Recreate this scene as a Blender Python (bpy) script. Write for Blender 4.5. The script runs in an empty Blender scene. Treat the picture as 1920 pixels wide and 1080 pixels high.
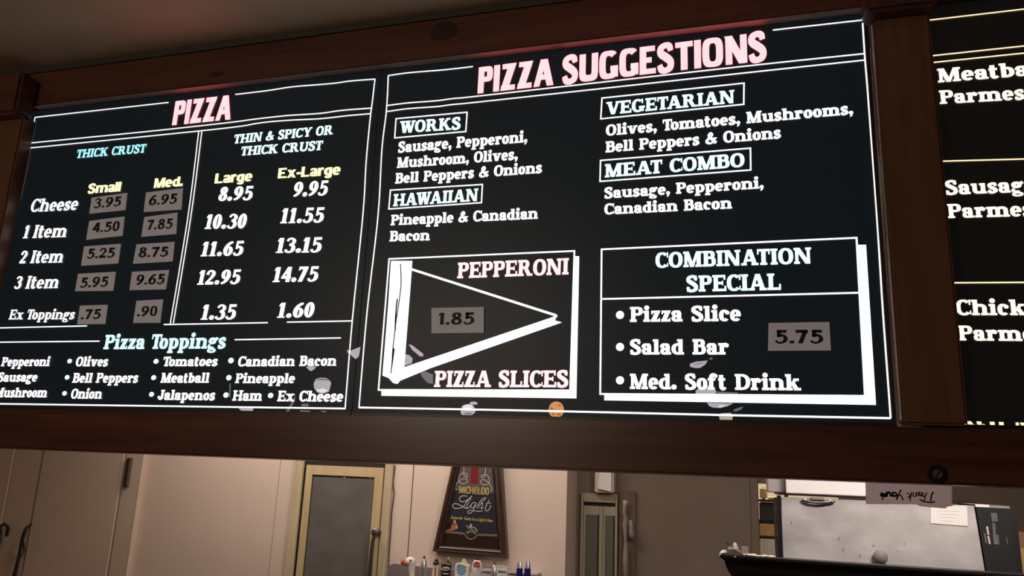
import bpy, bmesh, math, random
from mathutils import Vector, Matrix
random.seed(7)
sc = bpy.context.scene

# ------------------------------------------------------------------ camera
YAW, PITCH, ROLL, FPX = math.radians(16.98254818), math.radians(13.56232858), math.radians(2.41813053), 1469.65
CAM = Vector((0, -1.3, 1.6))
_cy, _sy, _cp, _sp = math.cos(YAW), math.sin(YAW), math.cos(PITCH), math.sin(PITCH)
FW = Vector((-_sy*_cp, _cy*_cp, _sp))
_r = Vector((_cy, _sy, 0)); _u = _r.cross(FW)
RT = _r*math.cos(ROLL) + _u*math.sin(ROLL)
UP = _u*math.cos(ROLL) - _r*math.sin(ROLL)
cd = bpy.data.cameras.new('camera'); cam = bpy.data.objects.new('camera', cd)
sc.collection.objects.link(cam); sc.camera = cam
cam.matrix_world = Matrix(((RT.x, UP.x, -FW.x, CAM.x), (RT.y, UP.y, -FW.y, CAM.y), (RT.z, UP.z, -FW.z, CAM.z), (0, 0, 0, 1)))
cd.sensor_fit = 'HORIZONTAL'; cd.sensor_width = 36; cd.lens = 36*FPX/1920; cd.clip_start = .05; cd.clip_end = 60

def at(x, y, Y):
    """the point where the sight line through photo point (x, y) meets the vertical plane at depth Y"""
    d = FW*FPX + RT*(x-960) - UP*(y-540)
    return CAM + d*((Y-CAM.y)/d.y)

# ------------------------------------------------------------------ light, world, exposure
sc.view_settings.view_transform = 'Standard'; sc.view_settings.look = 'None'
sc.view_settings.exposure = 0; sc.view_settings.gamma = 1
w = bpy.data.worlds.new('world'); sc.world = w; w.use_nodes = True
w.node_tree.nodes['Background'].inputs[0].default_value = (1, .85, .7, 1)
w.node_tree.nodes['Background'].inputs[1].default_value = .01
sc.cycles.max_bounces = 6

def lamp(name, loc, target, size, power, col, spread=180):
    l = bpy.data.lights.new(name, 'AREA'); l.shape = 'RECTANGLE'; l.size, l.size_y = size
    l.energy = power; l.color = col; l.spread = math.radians(spread)
    o = bpy.data.objects.new(name, l); sc.collection.objects.link(o); o.location = loc
    o.rotation_euler = (Vector(target)-Vector(loc)).to_track_quat('-Z', 'Y').to_euler()
    return o
lamp('kitchen_wall_light', (-1.95, 2.05, 2.42), (-1.9, 2.62, .9), (2.3, .15), 22, (1, .86, .75))
lamp('kitchen_fill_light', (-.1, 1.0, 2.47), (-.1, 1.0, 0), (1.2, .3), 9, (1, .88, .78))  # added overhead fill so the hanging card is lit from behind
lamp('kitchen_task_light', (.75, .35, 2.35), (.4, 1.3, 1.45), (.5, .2), 8, (1, .87, .80), 110)
lamp('storeroom_light', (.2, 3.5, 2.3), (.2, 3.5, 0), (.4, .4), 20, (1, .88, .62))
lamp('dining_room_light', (-1.6, -3.0, 2.4), (-1.2, -1.2, 0), (1.0, .5), 24, (1, .80, .60))

# ------------------------------------------------------------------ materials
def mat(name, col, rough=.5, metal=0, emit=None, strength=1, noise=None, spec=None, trans=0, bump=0):
    m = bpy.data.materials.new(name); m.use_nodes = True
    nt = m.node_tree; b = nt.nodes['Principled BSDF']
    b.inputs['Base Color'].default_value = (*col, 1); b.inputs['Roughness'].default_value = rough
    b.inputs['Metallic'].default_value = metal
    if spec is not None: b.inputs['Specular IOR Level'].default_value = spec
    if trans: b.inputs['Transmission Weight'].default_value = trans
    if emit:
        b.inputs['Emission Color'].default_value = (*emit, 1); b.inputs['Emission Strength'].default_value = strength
    tc = nt.nodes.new('ShaderNodeTexCoord')
    if noise:
        sc_, col2, lo, hi = noise
        mp = nt.nodes.new('ShaderNodeMapping'); mp.inputs['Scale'].default_value = sc_ if isinstance(sc_, tuple) else (sc_,)*3
        n = nt.nodes.new('ShaderNodeTexNoise'); n.inputs['Scale'].default_value = 1; n.inputs['Detail'].default_value = 5
        r = nt.nodes.new('ShaderNodeValToRGB')
        r.color_ramp.elements[0].color = (*col, 1); r.color_ramp.elements[1].color = (*col2, 1)
        r.color_ramp.elements[0].position = lo; r.color_ramp.elements[1].position = hi
        nt.links.new(tc.outputs['Object'], mp.inputs[0]); nt.links.new(mp.outputs[0], n.inputs['Vector'])
        nt.links.new(n.outputs['Fac'], r.inputs[0]); nt.links.new(r.outputs[0], b.inputs['Base Color'])
        if bump:
            bp = nt.nodes.new('ShaderNodeBump'); bp.inputs['Strength'].default_value = bump; bp.inputs['Distance'].default_value = .002
            nt.links.new(n.outputs['Fac'], bp.inputs['Height']); nt.links.new(bp.outputs[0], b.inputs['Normal'])
    return m

def wood(name, dark, light, scale, rough=.34, spec=.5):
    """varnished timber: stretched grain plus dark growth bands"""
    m = mat(name, dark, rough, spec=spec); nt = m.node_tree; b = nt.nodes['Principled BSDF']
    tc = nt.nodes.new('ShaderNodeTexCoord'); mp = nt.nodes.new('ShaderNodeMapping'); mp.inputs['Scale'].default_value = scale
    n1 = nt.nodes.new('ShaderNodeTexNoise'); n1.inputs['Scale'].default_value = 1; n1.inputs['Detail'].default_value = 8; n1.inputs['Distortion'].default_value = 1.2
    n2 = nt.nodes.new('ShaderNodeTexNoise'); n2.inputs['Scale'].default_value = .25; n2.inputs['Detail'].default_value = 3
    mx = nt.nodes.new('ShaderNodeMath'); mx.operation = 'MULTIPLY_ADD'; mx.inputs[1].default_value = .6
    m2 = nt.nodes.new('ShaderNodeMath'); m2.operation = 'MULTIPLY'; m2.inputs[1].default_value = .45
    r = nt.nodes.new('ShaderNodeValToRGB')
    r.color_ramp.elements[0].color = (*dark, 1); r.color_ramp.elements[0].position = .38
    r.color_ramp.elements[1].color = (*light, 1); r.color_ramp.elements[1].position = .66
    nt.links.new(tc.outputs['Object'], mp.inputs[0]); nt.links.new(mp.outputs[0], n1.inputs[0]); nt.links.new(mp.outputs[0], n2.inputs[0])
    nt.links.new(n2.outputs['Fac'], m2.inputs[0]); nt.links.new(n1.outputs['Fac'], mx.inputs[0]); nt.links.new(m2.outputs[0], mx.inputs[2])
    nt.links.new(mx.outputs[0], r.inputs[0]); nt.links.new(r.outputs[0], b.inputs['Base Color'])
    return m

def lit(name, col):
    """backlit translucent film: gives off light"""
    m = mat(name, (.05, .05, .05), .4, emit=col, strength=1)
    return m

M = {}
M['rail_wood'] = wood('rail_wood', (.066, .026, .018), (.145, .052, .034), (3, 30, 45), .3, .6)
M['post_wood'] = wood('post_wood', (.13, .060, .034), (.20, .092, .054), (45, 30, 3))
M['film'] = mat('black_film', (.005, .006, .007), .38, emit=(.0038, .0062, .0078), spec=.25)
M['film_warm'] = mat('black_film_warm', (.008, .008, .008), .38, emit=(.0034, .0030, .0026), spec=.3)
M['retainer'] = mat('retainer_metal', (.05, .047, .045), .4, .6)
M['lip'] = mat('lip_grey', (.26, .20, .18), .6)
M['white'] = lit('lit_white', (1.7, 1.62, 1.66))
M['cyan'] = lit('lit_cyan', (.80, 1.35, 1.4))
M['pale_cyan'] = lit('lit_pale_cyan', (.98, 1.5, 1.5))
M['cyan_deep'] = lit('lit_cyan_deep', (.45, 1.05, 1.15))
M['yellow'] = lit('lit_yellow', (1.6, 1.5, .70))
M['pink'] = lit('lit_pink', (3.7, .76, .81))
M['pink_pale'] = lit('lit_pink_pale', (2.2, .92, .95))
M['cream'] = lit('lit_cream', (1.5, 1.05, .62))
M['cream_white'] = lit('lit_cream_white', (1.4, 1.15, .95))
M['mush'] = lit('lit_mushroom', (.42, .38, .43))
M['mush_dim'] = lit('lit_mushroom_dim', (.13, .125, .14))
M['mush_tan'] = lit('lit_mushroom_tan', (.42, .37, .33))
M['gold_print'] = lit('lit_gold', (.62, .27, .09))
M['gold_dark'] = lit('lit_gold_dark', (.32, .11, .03))
M['mush_light'] = lit('lit_mushroom_light', (.78, .72, .78))
M['tab'] = mat('tab_paper', (.53, .51, .53), .7, noise=((40, 40, 40), (.58, .56, .58), .35, .65), emit=(.075, .070, .074), strength=1)  # emission stands in for board light coming through the paper
M['ink'] = mat('black_ink', (.012, .011, .011), .6)
M['wall'] = mat('wall_paint', (.70, .56, .47), .65, noise=((3, 3, 2), (.74, .60, .51), .3, .7))
M['wall_shaded'] = mat('wall_shaded', (.165, .118, .085), .7, noise=((4, 4, 4), (.19, .137, .10), .3, .7))  # darker copy of the wall paint, recess shade put into the colour
M['cooler'] = mat('cooler_paint', (.62, .49, .40), .5, noise=((3, 3, 2), (.66, .53, .43), .3, .7))
M['ceiling'] = mat('ceiling_paint', (.74, .60, .42), .8, noise=((12, 12, 12), (.80, .65, .47), .3, .7))
M['floor'] = mat('floor_tile', (.10, .06, .045), .5, noise=((6, 6, 6), (.14, .09, .07), .3, .7))
M['dark_trim'] = mat('dark_trim', (.055, .05, .047), .6)
M['seam'] = mat('seam_dark', (.09, .06, .04), .8)
M['seam_faint'] = mat('seam_faint', (.42, .33, .27), .8)
M['casing'] = wood('casing_wood', (.52, .43, .28), (.66, .56, .39), (30, 30, 3), .5)
M['door_frame'] = wood('door_frame_wood', (.50, .38, .20), (.62, .49, .28), (30, 30, 3), .5)
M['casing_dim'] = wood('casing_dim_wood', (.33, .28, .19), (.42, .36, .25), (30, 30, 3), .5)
M['grey_panel'] = mat('grey_panel', (.115, .108, .10), .55, noise=((5, 5, 9), (.15, .142, .132), .35, .7))
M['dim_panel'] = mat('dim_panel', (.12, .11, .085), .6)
M['black'] = mat('black_gap', (.012, .009, .008), .8)
M['black_lam'] = mat('black_laminate', (.008, .008, .008), .5, noise=((4, 4, 4), (.012, .012, .012), .3, .7))
M['handle_dark'] = mat('handle_dark', (.06, .05, .045), .35, .7)
M['steel'] = mat('steel', (.46, .435, .425), .45, .35, noise=((8, 5, 14), (.66, .63, .62), .33, .66))
M['steel_dark'] = mat('steel_dark', (.20, .18, .18), .3, .8)
M['chrome'] = mat('chrome', (.70, .66, .66), .32, .8)
M['grime'] = mat('grime', (.27, .24, .23), .6)
M['bronze'] = mat('bronze', (.24, .18, .115), .4, .4)
M['paper'] = mat('white_paper', (.82, .78, .74), .7)
M['card'] = mat('card_stock', (.64, .56, .57), .7, noise=((9, 3, 9), (.58, .53, .56), .35, .65))
_nt = M['card'].node_tree; _tr = _nt.nodes.new('ShaderNodeBsdfTranslucent'); _mx = _nt.nodes.new('ShaderNodeMixShader')
_tr.inputs[0].default_value = (.95, .85, .87, 1); _mx.inputs[0].default_value = .75
_nt.links.new(_nt.nodes['Principled BSDF'].outputs[0], _mx.inputs[1]); _nt.links.new(_tr.outputs[0], _mx.inputs[2])
_nt.links.new(_mx.outputs[0], _nt.nodes['Material Output'].inputs[0])
M['sheet_white'] = mat('white_board', (.85, .80, .78), .55)
M['sign_wood'] = wood('sign_wood', (.035, .018, .013), (.07, .038, .028), (30, 30, 8), .3)
M['sign_navy'] = mat('sign_navy', (.020, .021, .030), .35, noise=((4, 4, 4), (.036, .036, .046), .3, .7))
M['sign_taupe'] = mat('sign_taupe', (.115, .09, .08), .4)
M['sign_brown'] = mat('sign_brown', (.028, .014, .011), .35)
M['sign_gold'] = mat('sign_gold', (.62, .50, .16), .4)
M['sign_bronze'] = mat('sign_bronze', (.19, .14, .10), .4)
M['sign_silver'] = mat('sign_silver', (.60, .55, .56), .4)
M['sign_red'] = mat('sign_red', (.22, .012, .018), .4)
M['sign_skin'] = mat('sign_skin', (.36, .14, .09), .5)
M['sign_skin_light'] = mat('sign_skin_light', (.62, .36, .25), .5)
M['sign_cream'] = mat('sign_cream', (.58, .50, .38), .45)
M['goose_white'] = mat('goose_white', (.80, .74, .68), .4)
M['orange'] = mat('beak_orange', (.75, .13, .04), .35)
M['beak_red'] = mat('beak_red', (.36, .03, .015), .4)
M['cream_plastic'] = mat('cream_plastic', (.74, .66, .50), .35)
M['rust'] = mat('rust_stripe', (.32, .10, .04), .5)
M['knob_dark'] = mat('knob_dark', (.05, .025, .02), .25)
M['tap_black'] = mat('tap_black', (.018, .013, .014), .3)
M['gold'] = mat('gold_metal', (.42, .30, .12), .3, .6)
M['white_plastic'] = mat('white_plastic', (.80, .77, .74), .35)
M['blue_disc'] = mat('blue_disc', (.20, .36, .52), .4)
M['blue_deep'] = mat('blue_deep', (.09, .17, .27), .4)
M['label_red'] = mat('label_red', (.42, .05, .05), .4)
M['navy_plastic'] = mat('navy_plastic', (.016, .016, .12), .2)
M['pale_metal'] = mat('pale_metal', (.50, .44, .43), .5)
M['tap_panel'] = mat('tap_panel', (.30, .25, .26), .4, .3)
M['kraft'] = mat('kraft', (.50, .30, .10), .7, noise=((30, 30, 30), (.60, .38, .15), .3, .7))
M['cream_bin'] = mat('cream_bin', (.80, .72, .48), .5)
M['white_bin'] = mat('white_bin', (.60, .55, .44), .5, noise=((60, 4, 4), (.74, .69, .58), .3, .7))
M['clear'] = mat('clear_plastic', (.62, .56, .53), .3, trans=.55)
M['brown_card'] = mat('brown_card', (.33, .16, .09), .7)
M['plank_wood'] = wood('plank_wood', (.11, .06, .04), (.19, .105, .075), (30, 30, 4), .6)
M['rag'] = mat('rag_cloth', (.40, .33, .29), .8, noise=((20, 20, 20), (.52, .44, .40), .3, .7))
M['knot'] = mat('wood_knot', (.022, .008, .005), .45)
M['print_grey'] = mat('print_grey', (.30, .30, .29), .6)
M['print_pink'] = mat('print_pink', (.60, .45, .43), .6)

# ------------------------------------------------------------------ mesh helpers
def new(): return bmesh.new()
def quad(bm, pts):
    return bm.faces.new([bm.verts.new(p) for p in pts])
def box(bm, a, b, bev=0):
    x0, y0, z0 = min(a[0], b[0]), min(a[1], b[1]), min(a[2], b[2]); x1, y1, z1 = max(a[0], b[0]), max(a[1], b[1]), max(a[2], b[2])
    v = [bm.verts.new(p) for p in ((x0,y0,z0),(x1,y0,z0),(x1,y1,z0),(x0,y1,z0),(x0,y0,z1),(x1,y0,z1),(x1,y1,z1),(x0,y1,z1))]
    fs = [bm.faces.new([v[i] for i in q]) for q in ((0,3,2,1),(4,5,6,7),(0,1,5,4),(1,2,6,5),(2,3,7,6),(3,0,4,7))]
    if bev:
        es = list({e for f in fs for e in f.edges})
        bmesh.ops.bevel(bm, geom=es, offset=bev, segments=2, affect='EDGES')
    return fs
def prism(bm, poly, y0, y1):
    """closed outline [(x,z)] extruded from depth y0 to y1"""
    n = len(poly); a = [bm.verts.new((p[0], y0, p[1])) for p in poly]; b = [bm.verts.new((p[0], y1, p[1])) for p in poly]
    bm.faces.new(a); bm.faces.new(b[::-1])
    for i in range(n): bm.faces.new((a[i], b[i], b[(i+1) % n], a[(i+1) % n]))
def lathe(bm, c, prof, seg=16, sx=1, sy=1):
    """profile [(radius, z)] turned about the vertical through c"""
    rings = []
    for r, z in prof:
        rings.append([bm.verts.new((c[0]+sx*max(r, 1e-4)*math.cos(2*math.pi*i/seg), c[1]+sy*max(r, 1e-4)*math.sin(2*math.pi*i/seg), c[2]+z)) for i in range(seg)])
    for A, B in zip(rings, rings[1:]):
        for i in range(seg): bm.faces.new((A[i], A[(i+1) % seg], B[(i+1) % seg], B[i]))
    bm.faces.new(rings[0][::-1]); bm.faces.new(rings[-1])
def tube(bm, pts, r, seg=8):
    pts = [Vector(p) for p in pts]; rings = []
    for i, p in enumerate(pts):
        d = (pts[min(i+1, len(pts)-1)]-pts[max(i-1, 0)]).normalized()
        a = d.cross(Vector((0, 1, 0))) if abs(d.y) < .9 else d.cross(Vector((1, 0, 0)))
        a.normalize(); b = d.cross(a); rr = r[i] if isinstance(r, (list, tuple)) else r
        rings.append([bm.verts.new(p+a*rr*math.cos(2*math.pi*k/seg)+b*rr*math.sin(2*math.pi*k/seg)) for k in range(seg)])
    for A, B in zip(rings, rings[1:]):
        for k in range(seg): bm.faces.new((A[k], A[(k+1) % seg], B[(k+1) % seg], B[k]))
    bm.faces.new(rings[0][::-1]); bm.faces.new(rings[-1])
def ball(bm, c, r, sx=1, sy=1, sz=1):
    bmesh.ops.create_uvsphere(bm, u_segments=20, v_segments=12, radius=1, matrix=Matrix.Translation(c) @ Matrix.Diagonal((r*sx, r*sy, r*sz, 1)))

def obj(name, bm, m, parent=None, smooth=False, origin=None, flat=False):
    if not flat: bmesh.ops.recalc_face_normals(bm, faces=bm.faces)
    vs = [v.co for v in bm.verts]
    if parent is not None:
        o0 = parent['_w']; off = Vector(o0)
    else:
        lo = Vector([min(v[i] for v in vs) for i in range(3)]); hi = Vector([max(v[i] for v in vs) for i in range(3)])
        off = Vector(((lo.x+hi.x)/2, (lo.y+hi.y)/2, lo.z))
    for v in bm.verts: v.co -= off
    me = bpy.data.meshes.new(name); bm.to_mesh(me); bm.free()
    me.materials.append(M[m] if isinstance(m, str) else m)
    if smooth:
        for p in me.polygons: p.use_smooth = True
        try: me.set_sharp_from_angle(angle=math.radians(40))
        except Exception: pass
    o = bpy.data.objects.new(name, me); sc.collection.objects.link(o)
    if parent is not None:
        o.parent = parent; o['_w'] = tuple(off)
    else:
        o.location = off; o['_w'] = tuple(off)
    return o
def tag(o, label, cat, group=None):
    o['label'] = label; o['category'] = cat
    if group: o['group'] = group
    return o
def thing(name, label, cat, loc, group=None):
    o = bpy.data.objects.new(name, None); sc.collection.objects.link(o); o.location = loc; o['_w'] = tuple(loc)
    o.empty_display_size = .05
    return tag(o, label, cat, group)
def struct(o): o['kind'] = 'structure'; return o
def B(name, a, b, m, parent=None, bev=0):
    bm = new(); box(bm, a, b, bev); return obj(name, bm, m, parent)

# ------------------------------------------------------------------ lettering (own slab, serif and sans outlines)
STY = {
 'slab':  dict(s=.25, t=.152, e=.08, h=.14, xh=.72, p=2.3, gap=.03, sp=.44),
 'bold':  dict(s=.25, t=.15, e=.08, h=.15, xh=.73, p=2.3, gap=.03, sp=.48),
 'times': dict(s=.23, t=.115, e=.07, h=.085, xh=.70, p=2.1, gap=.045, sp=.36),
 'cond':  dict(s=.285, t=.19, e=0, h=.15, xh=.74, p=3.4, gap=.055, sp=.34),
 'sans':  dict(s=.19, t=.155, e=0, h=.12, xh=.74, p=2.4, gap=.075, sp=.26),
 'brand': dict(s=.215, t=.11, e=.07, h=.12, xh=.70, p=2.1, gap=.04, sp=.36),
 'wide':  dict(s=.25, t=.175, e=0, h=.12, xh=.78, p=2.5, gap=.035, sp=.26),
}
def glyph(ch, k):
    s, t, e, h, xh, p = k['s'], k['t'], k['e'], k['h'], k['xh'], k['p']
    P = []
    R = lambda x0, y0, x1, y1: P.append([(x0, y0), (x1, y0), (x1, y1), (x0, y1)])
    def stem(x, y0, y1, bl=1, br=1, tl=1, tr=1, w=None):
        w = w or s; R(x-w/2, y0, x+w/2, y1)
        if e:
            if bl or br: R(x-w/2-e*bl, y0, x+w/2+e*br, y0+h)
            if tl or tr: R(x-w/2-e*tl, y1-h, x+w/2+e*tr, y1)
    def pw(v): return math.copysign(abs(v)**(2/p), v)
    def ring(cx, cy, rx, ry, a0=0, a1=360, sx=None, sy=None):
        sx = s if sx is None else sx; sy = t if sy is None else sy
        n = max(6, int(abs(a1-a0)/15)); pr = None
        ix, iy = max(rx-sx, .02), max(ry-sy, .02)
        for i in range(n+1):
            a = math.radians(a0+(a1-a0)*i/n); c_, s_ = pw(math.cos(a)), pw(math.sin(a))
            o_, i_ = (cx+rx*c_, cy+ry*s_), (cx+ix*c_, cy+iy*s_)
            if pr: P.append([pr[0], o_, i_, pr[1]])
            pr = (o_, i_)
    def bowlR(x0, xr, y0, y1, sx=None, sy=None):
        sy_ = t if sy is None else sy
        rx = min(xr-x0, (y1-y0)*.52); xm = xr-rx
        R(x0, y0, xm+.002, y0+sy_); R(x0, y1-sy_, xm+.002, y1); ring(xm, (y0+y1)/2, rx, (y1-y0)/2, -90, 90, sx, sy_)
    def bowlL(xl, x1, y0, y1):
        rx = min(x1-xl, (y1-y0)*.52); xm = xl+rx
        R(xm-.002, y0, x1, y0+t); R(xm-.002, y1-t, x1, y1); ring(xm, (y0+y1)/2, rx, (y1-y0)/2, 90, 270)
    def diag(x0, y0, x1, y1, wd): P.append([(x0-wd/2, y0), (x0+wd/2, y0), (x1+wd/2, y1), (x1-wd/2, y1)])
    def disc(cx, cy, r, ry=None):
        ry = ry or r; P.append([(cx+r*math.cos(i*math.pi/8), cy+ry*math.sin(i*math.pi/8)) for i in range(16)])
    def sp(pts, n=7):
        q = [pts[0]]+list(pts)+[pts[-1]]; out = []
        for i in range(1, len(q)-2):
            a, b, c, d = q[i-1:i+3]
            for j in range(n+(i == len(q)-3)):
                u = j/n
                out.append([.5*((2*b[m])+(-a[m]+c[m])*u+(2*a[m]-5*b[m]+4*c[m]-d[m])*u*u+(-a[m]+3*b[m]-3*c[m]+d[m])*u**3) for m in range(3)])
        pr = None
        for i, (x, y, wd) in enumerate(out):
            a, b = out[max(i-1, 0)], out[min(i+1, len(out)-1)]
            dx, dy = b[0]-a[0], b[1]-a[1]; L = math.hypot(dx, dy) or 1; nx, ny = -dy/L*wd/2, dx/L*wd/2
            cur = ((x+nx, y+ny), (x-nx, y-ny))
            if pr: P.append([pr[0], cur[0], cur[1], pr[1]])
            pr = cur
    def foot(x, y, w_=None, top=False):
        if e:
            w_ = w_ or s
            R(x-w_/2-e, y if not top else y-h, x+w_/2+e, y+h if not top else y)
    x0 = s/2
    if ch == 'A':
        tw = t*1.15 if e else s*.95
        diag(.10, 0, .40, 1, tw); diag(.74, 0, .44, 1, s*1.08); R(.2, .24, .66, .24+t); R(.30, .97, .52, 1); foot(.10, 0, tw); foot(.74, 0)
        if not e: R(.31, .86, .53, 1)
    elif ch == 'B': stem(x0, 0, 1, 1, 0, 1, 0); bowlR(x0, .66, .48, 1); bowlR(x0, .72, 0, .48+t)
    elif ch == 'C':
        ring(.42, .5, .42, .515, 42, 318)
        if e: R(.70, .66, .79, 1.0); R(.72, .06, .79, .30)
    elif ch == 'D': stem(x0, 0, 1, 1, 0, 1, 0); bowlR(x0, .82, 0, 1)
    elif ch in 'EF':
        stem(x0, 0, 1, 1, 0 if ch == 'E' else 1, 1, 0); R(x0, 1-t, .66, 1); R(x0, .5-t/2, .52, .5+t/2)
        if e: R(.58, .70, .68, 1); R(.48, .36, .55, .64)
        if ch == 'E':
            R(x0, 0, .70, t)
            if e: R(.62, 0, .73, .32)
    elif ch == 'G':
        ring(.42, .5, .42, .515, 42, 330); R(.84-s, 0.04, .84, .45); R(.5, .45-t, .84 + e, .45)
        if e: R(.70, .66, .79, 1.0)
    elif ch == 'H': stem(x0, 0, 1); stem(.72, 0, 1); R(x0, .5-t/2, .72, .5+t/2)
    elif ch == 'I': stem(x0, 0, 1)
    elif ch == 'J': stem(.42, .25, 1, 0, 0); ring(.42+s/2-.27, .27, .27, .27, 180, 360); disc(.08, .26, s*.55)
    elif ch == 'K': stem(x0, 0, 1); diag(.22, .38, .66, 1, t*1.5 if e else s); diag(.72, 0, .36, .60, s*1.15); foot(.72, 0); foot(.66, 1, t, True)
    elif ch == 'L':
        stem(x0, 0, 1, 1, 0, 1, 1); R(x0, 0, .66, t)
        if e: R(.58, 0, .68, .36)
    elif ch == 'M':
        tw = t*1.1 if e else s*.9
        stem(tw/2, 0, 1, 1, 1, 1, 0, tw); diag(.46, 0, .14, 1, s*1.0); diag(.46, 0, .80, 1, t*1.2 if e else s); stem(.86, 0, 1, 1, 1, 0, 1)
    elif ch == 'N':
        tw = t*1.15 if e else s*.95
        stem(tw/2, 0, 1, 1, 1, 1, 0, tw); diag(.70, 0, .12, 1, s*1.15); stem(.74, 0, 1, 0, 0, 1, 1, tw)
    elif ch == 'O': ring(.43, .5, .43, .515)
    elif ch == 'P': stem(x0, 0, 1, 1, 1, 1, 0); bowlR(x0, .70, .42, 1)
    elif ch == 'R': stem(x0, 0, 1, 1, 1, 1, 0); bowlR(x0, .68, .45, 1); diag(.70, 0, .44, .5, s*1.1); (R(.60, 0, .70+s/2+e, h) if e else None)
    elif ch == 'S':
        sp([(.55, .74, s*.75), (.50, .90, t*1.35), (.33, .955, t*1.1), (.14, .86, s*.9), (.13, .68, s), (.34, .53, s*1.05), (.54, .36, s), (.53, .15, s*.9), (.33, .05, t*1.1), (.15, .10, t*1.35), (.08, .27, s*.75)])
        if e: R(.52, .68, .61, 1.0); R(.03, 0, .12, .32)
    elif ch == 'T':
        stem(.37, 0, 1, 1, 1, 0, 0); R(0, 1-t, .74, 1)
        if e: R(0, .66, .09, 1); R(.65, .66, .74, 1)
    elif ch == 'U': stem(x0, .3, 1, 0, 0); tw = t*1.15 if e else s; stem(.70, .3, 1, 0, 0, 1, 1, tw); ring((.70+tw/2)/2, .33, (.70+tw/2)/2, .345, 180, 360, (s+tw)/2, t*1.2)
    elif ch == 'V': diag(.38, 0, .10, 1, s*1.1); diag(.42, 0, .72, 1, t*1.2 if e else s); foot(.10, 1, None, True); foot(.72, 1, t, True)
    elif ch == 'W':
        tw = t*1.2 if e else s*.9
        diag(.30, 0, .10, 1, s); diag(.34, 0, .54, 1, tw); diag(.76, 0, .52, 1, s); diag(.80, 0, 1.0, 1, tw); foot(.10, 1, None, True); foot(.54, 1, None, True); foot(1.0, 1, t, True)
    elif ch == 'X': diag(.68, 0, .10, 1, s*1.1); diag(.10, 0, .66, 1, t*1.2 if e else s); foot(.10, 0, t); foot(.68, 0); foot(.10, 1, None, True); foot(.66, 1, t, True)
    elif ch == 'Y': stem(.38, 0, .46, 1, 1, 0, 0); diag(.38, .38, .10, 1, s*1.1); diag(.38, .38, .68, 1, t*1.3 if e else s); foot(.10, 1, None, True); foot(.68, 1, t, True)
    elif ch == 'Z':
        R(.03, 1-t, .64, 1); R(0, 0, .66, t); diag(.14, 0, .52, 1, s*1.25)
        if e: R(.03, .68, .11, 1); R(.58, 0, .66, .32)
    elif ch == '&':
        sp([(.80, .06, s), (.52, .36, s*1.05), (.27, .68, s*.9), (.30, .90, t), (.43, .94, t), (.50, .78, s*.7), (.36, .58, t), (.13, .38, s*.8), (.11, .17, s), (.32, .05, t), (.54, .14, t), (.70, .46, t)])
        R(.58, .42, .86, .42+h*.8)
    elif ch == 'a':
        sp([(.08, xh-.19, s*.8), (.14, xh-.08, t), (.29, xh-t/2, t), (.42, xh-.12, s*.9), (.44, xh-.28, s), (.44, .16, s), (.46, .06, s*.8)])
        if e: disc(.11, xh-.19, s*.52); R(.44, 0, .44+s/2+e, h)
        else: R(.44-s/2, 0, .44+s/2, .2)
        bowlL(0, .44, -.01, xh*.6)
    elif ch == 'b': stem(x0, 0, 1, 0, 0, 1, 0); bowlR(x0, .64, -.01, xh+.01)
    elif ch == 'c':
        ring(.30, xh/2, .30, xh/2+.012, 50, 318)
        if e: disc(.47, xh-.18, s*.5)
    elif ch == 'd': bowlL(0, .52, -.01, xh+.01); stem(.54, 0, 1, 0, 1, 1, 0)
    elif ch == 'e': ring(.31, xh/2, .31, xh/2+.012, 0, 322); R(.08, xh/2-t*.42, .60, xh/2+t*.42)
    elif ch == 'f':
        stem(.20, 0, .78, 1, 1, 0, 0); sp([(.20, .70, s), (.22, .88, s*.9), (.34, .97, t*1.1), (.46, .92, t)])
        if e: disc(.47, .87, s*.5)
        R(.0, xh-t, .45, xh)
    elif ch == 'g':
        if e:
            ring(.28, xh-.21, .28, .225); ring(.30, -.13, .31, .16, 0, 360, s*.7, t*.8); sp([(.12, .27, t), (.07, .12, s*.7), (.2, .045, t*1.2), (.42, .02, t*1.2)]); disc(.56, xh-.07, s*.42); sp([(.42, xh-.12, t), (.56, xh-.05, t)])
        else:
            bowlL(0, .5, 0, xh); stem(.5, -.08, xh); ring(.5+s/2-.28, -.03, .28, .24, 185, 360)
    elif ch in 'hn':
        stem(x0, 0, 1 if ch == 'h' else xh, 1, 1, 1, 0); x2 = .60; ring((x0+x2)/2, xh-.27, (x2-x0)/2+s/2, .28, 0, 180, s, t*1.15); stem(x2, 0, xh-.26, 1, 1, 0, 0)
    elif ch == 'i': stem(x0, 0, xh, 1, 1, 1, 0); disc(x0, .93, s*.62) if e else R(0, .85, s, 1)
    elif ch == 'j': stem(x0+.1, -.1, xh, 0, 0, 1, 0); disc(x0+.1, .93, s*.62); sp([(x0+.1, 0, s), (x0+.06, -.2, s*.8), (0, -.24, t)])
    elif ch == 'k': stem(x0, 0, 1, 1, 1, 1, 0); diag(.22, .26, .54, xh, t*1.4); diag(.60, 0, .34, .44, s*1.1); foot(.60, 0); foot(.54, xh, t, True)
    elif ch == 'l': stem(x0, 0, 1, 1, 1, 1, 0)
    elif ch == 'm':
        stem(x0, 0, xh, 1, 1, 1, 0)
        for a, b in ((x0, .54), (.54, .98)):
            ring((a+b)/2, xh-.27, (b-a)/2+s/2, .28, 0, 180, s, t*1.15); stem(b, 0, xh-.26, 1, 1, 0, 0)
    elif ch == 'o': ring(.32, xh/2, .32, xh/2+.012)
    elif ch == 'p': stem(x0, -.29, xh, 1, 1, 1, 0); bowlR(x0, .66, -.01, xh+.01)
    elif ch == 'r':
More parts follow.
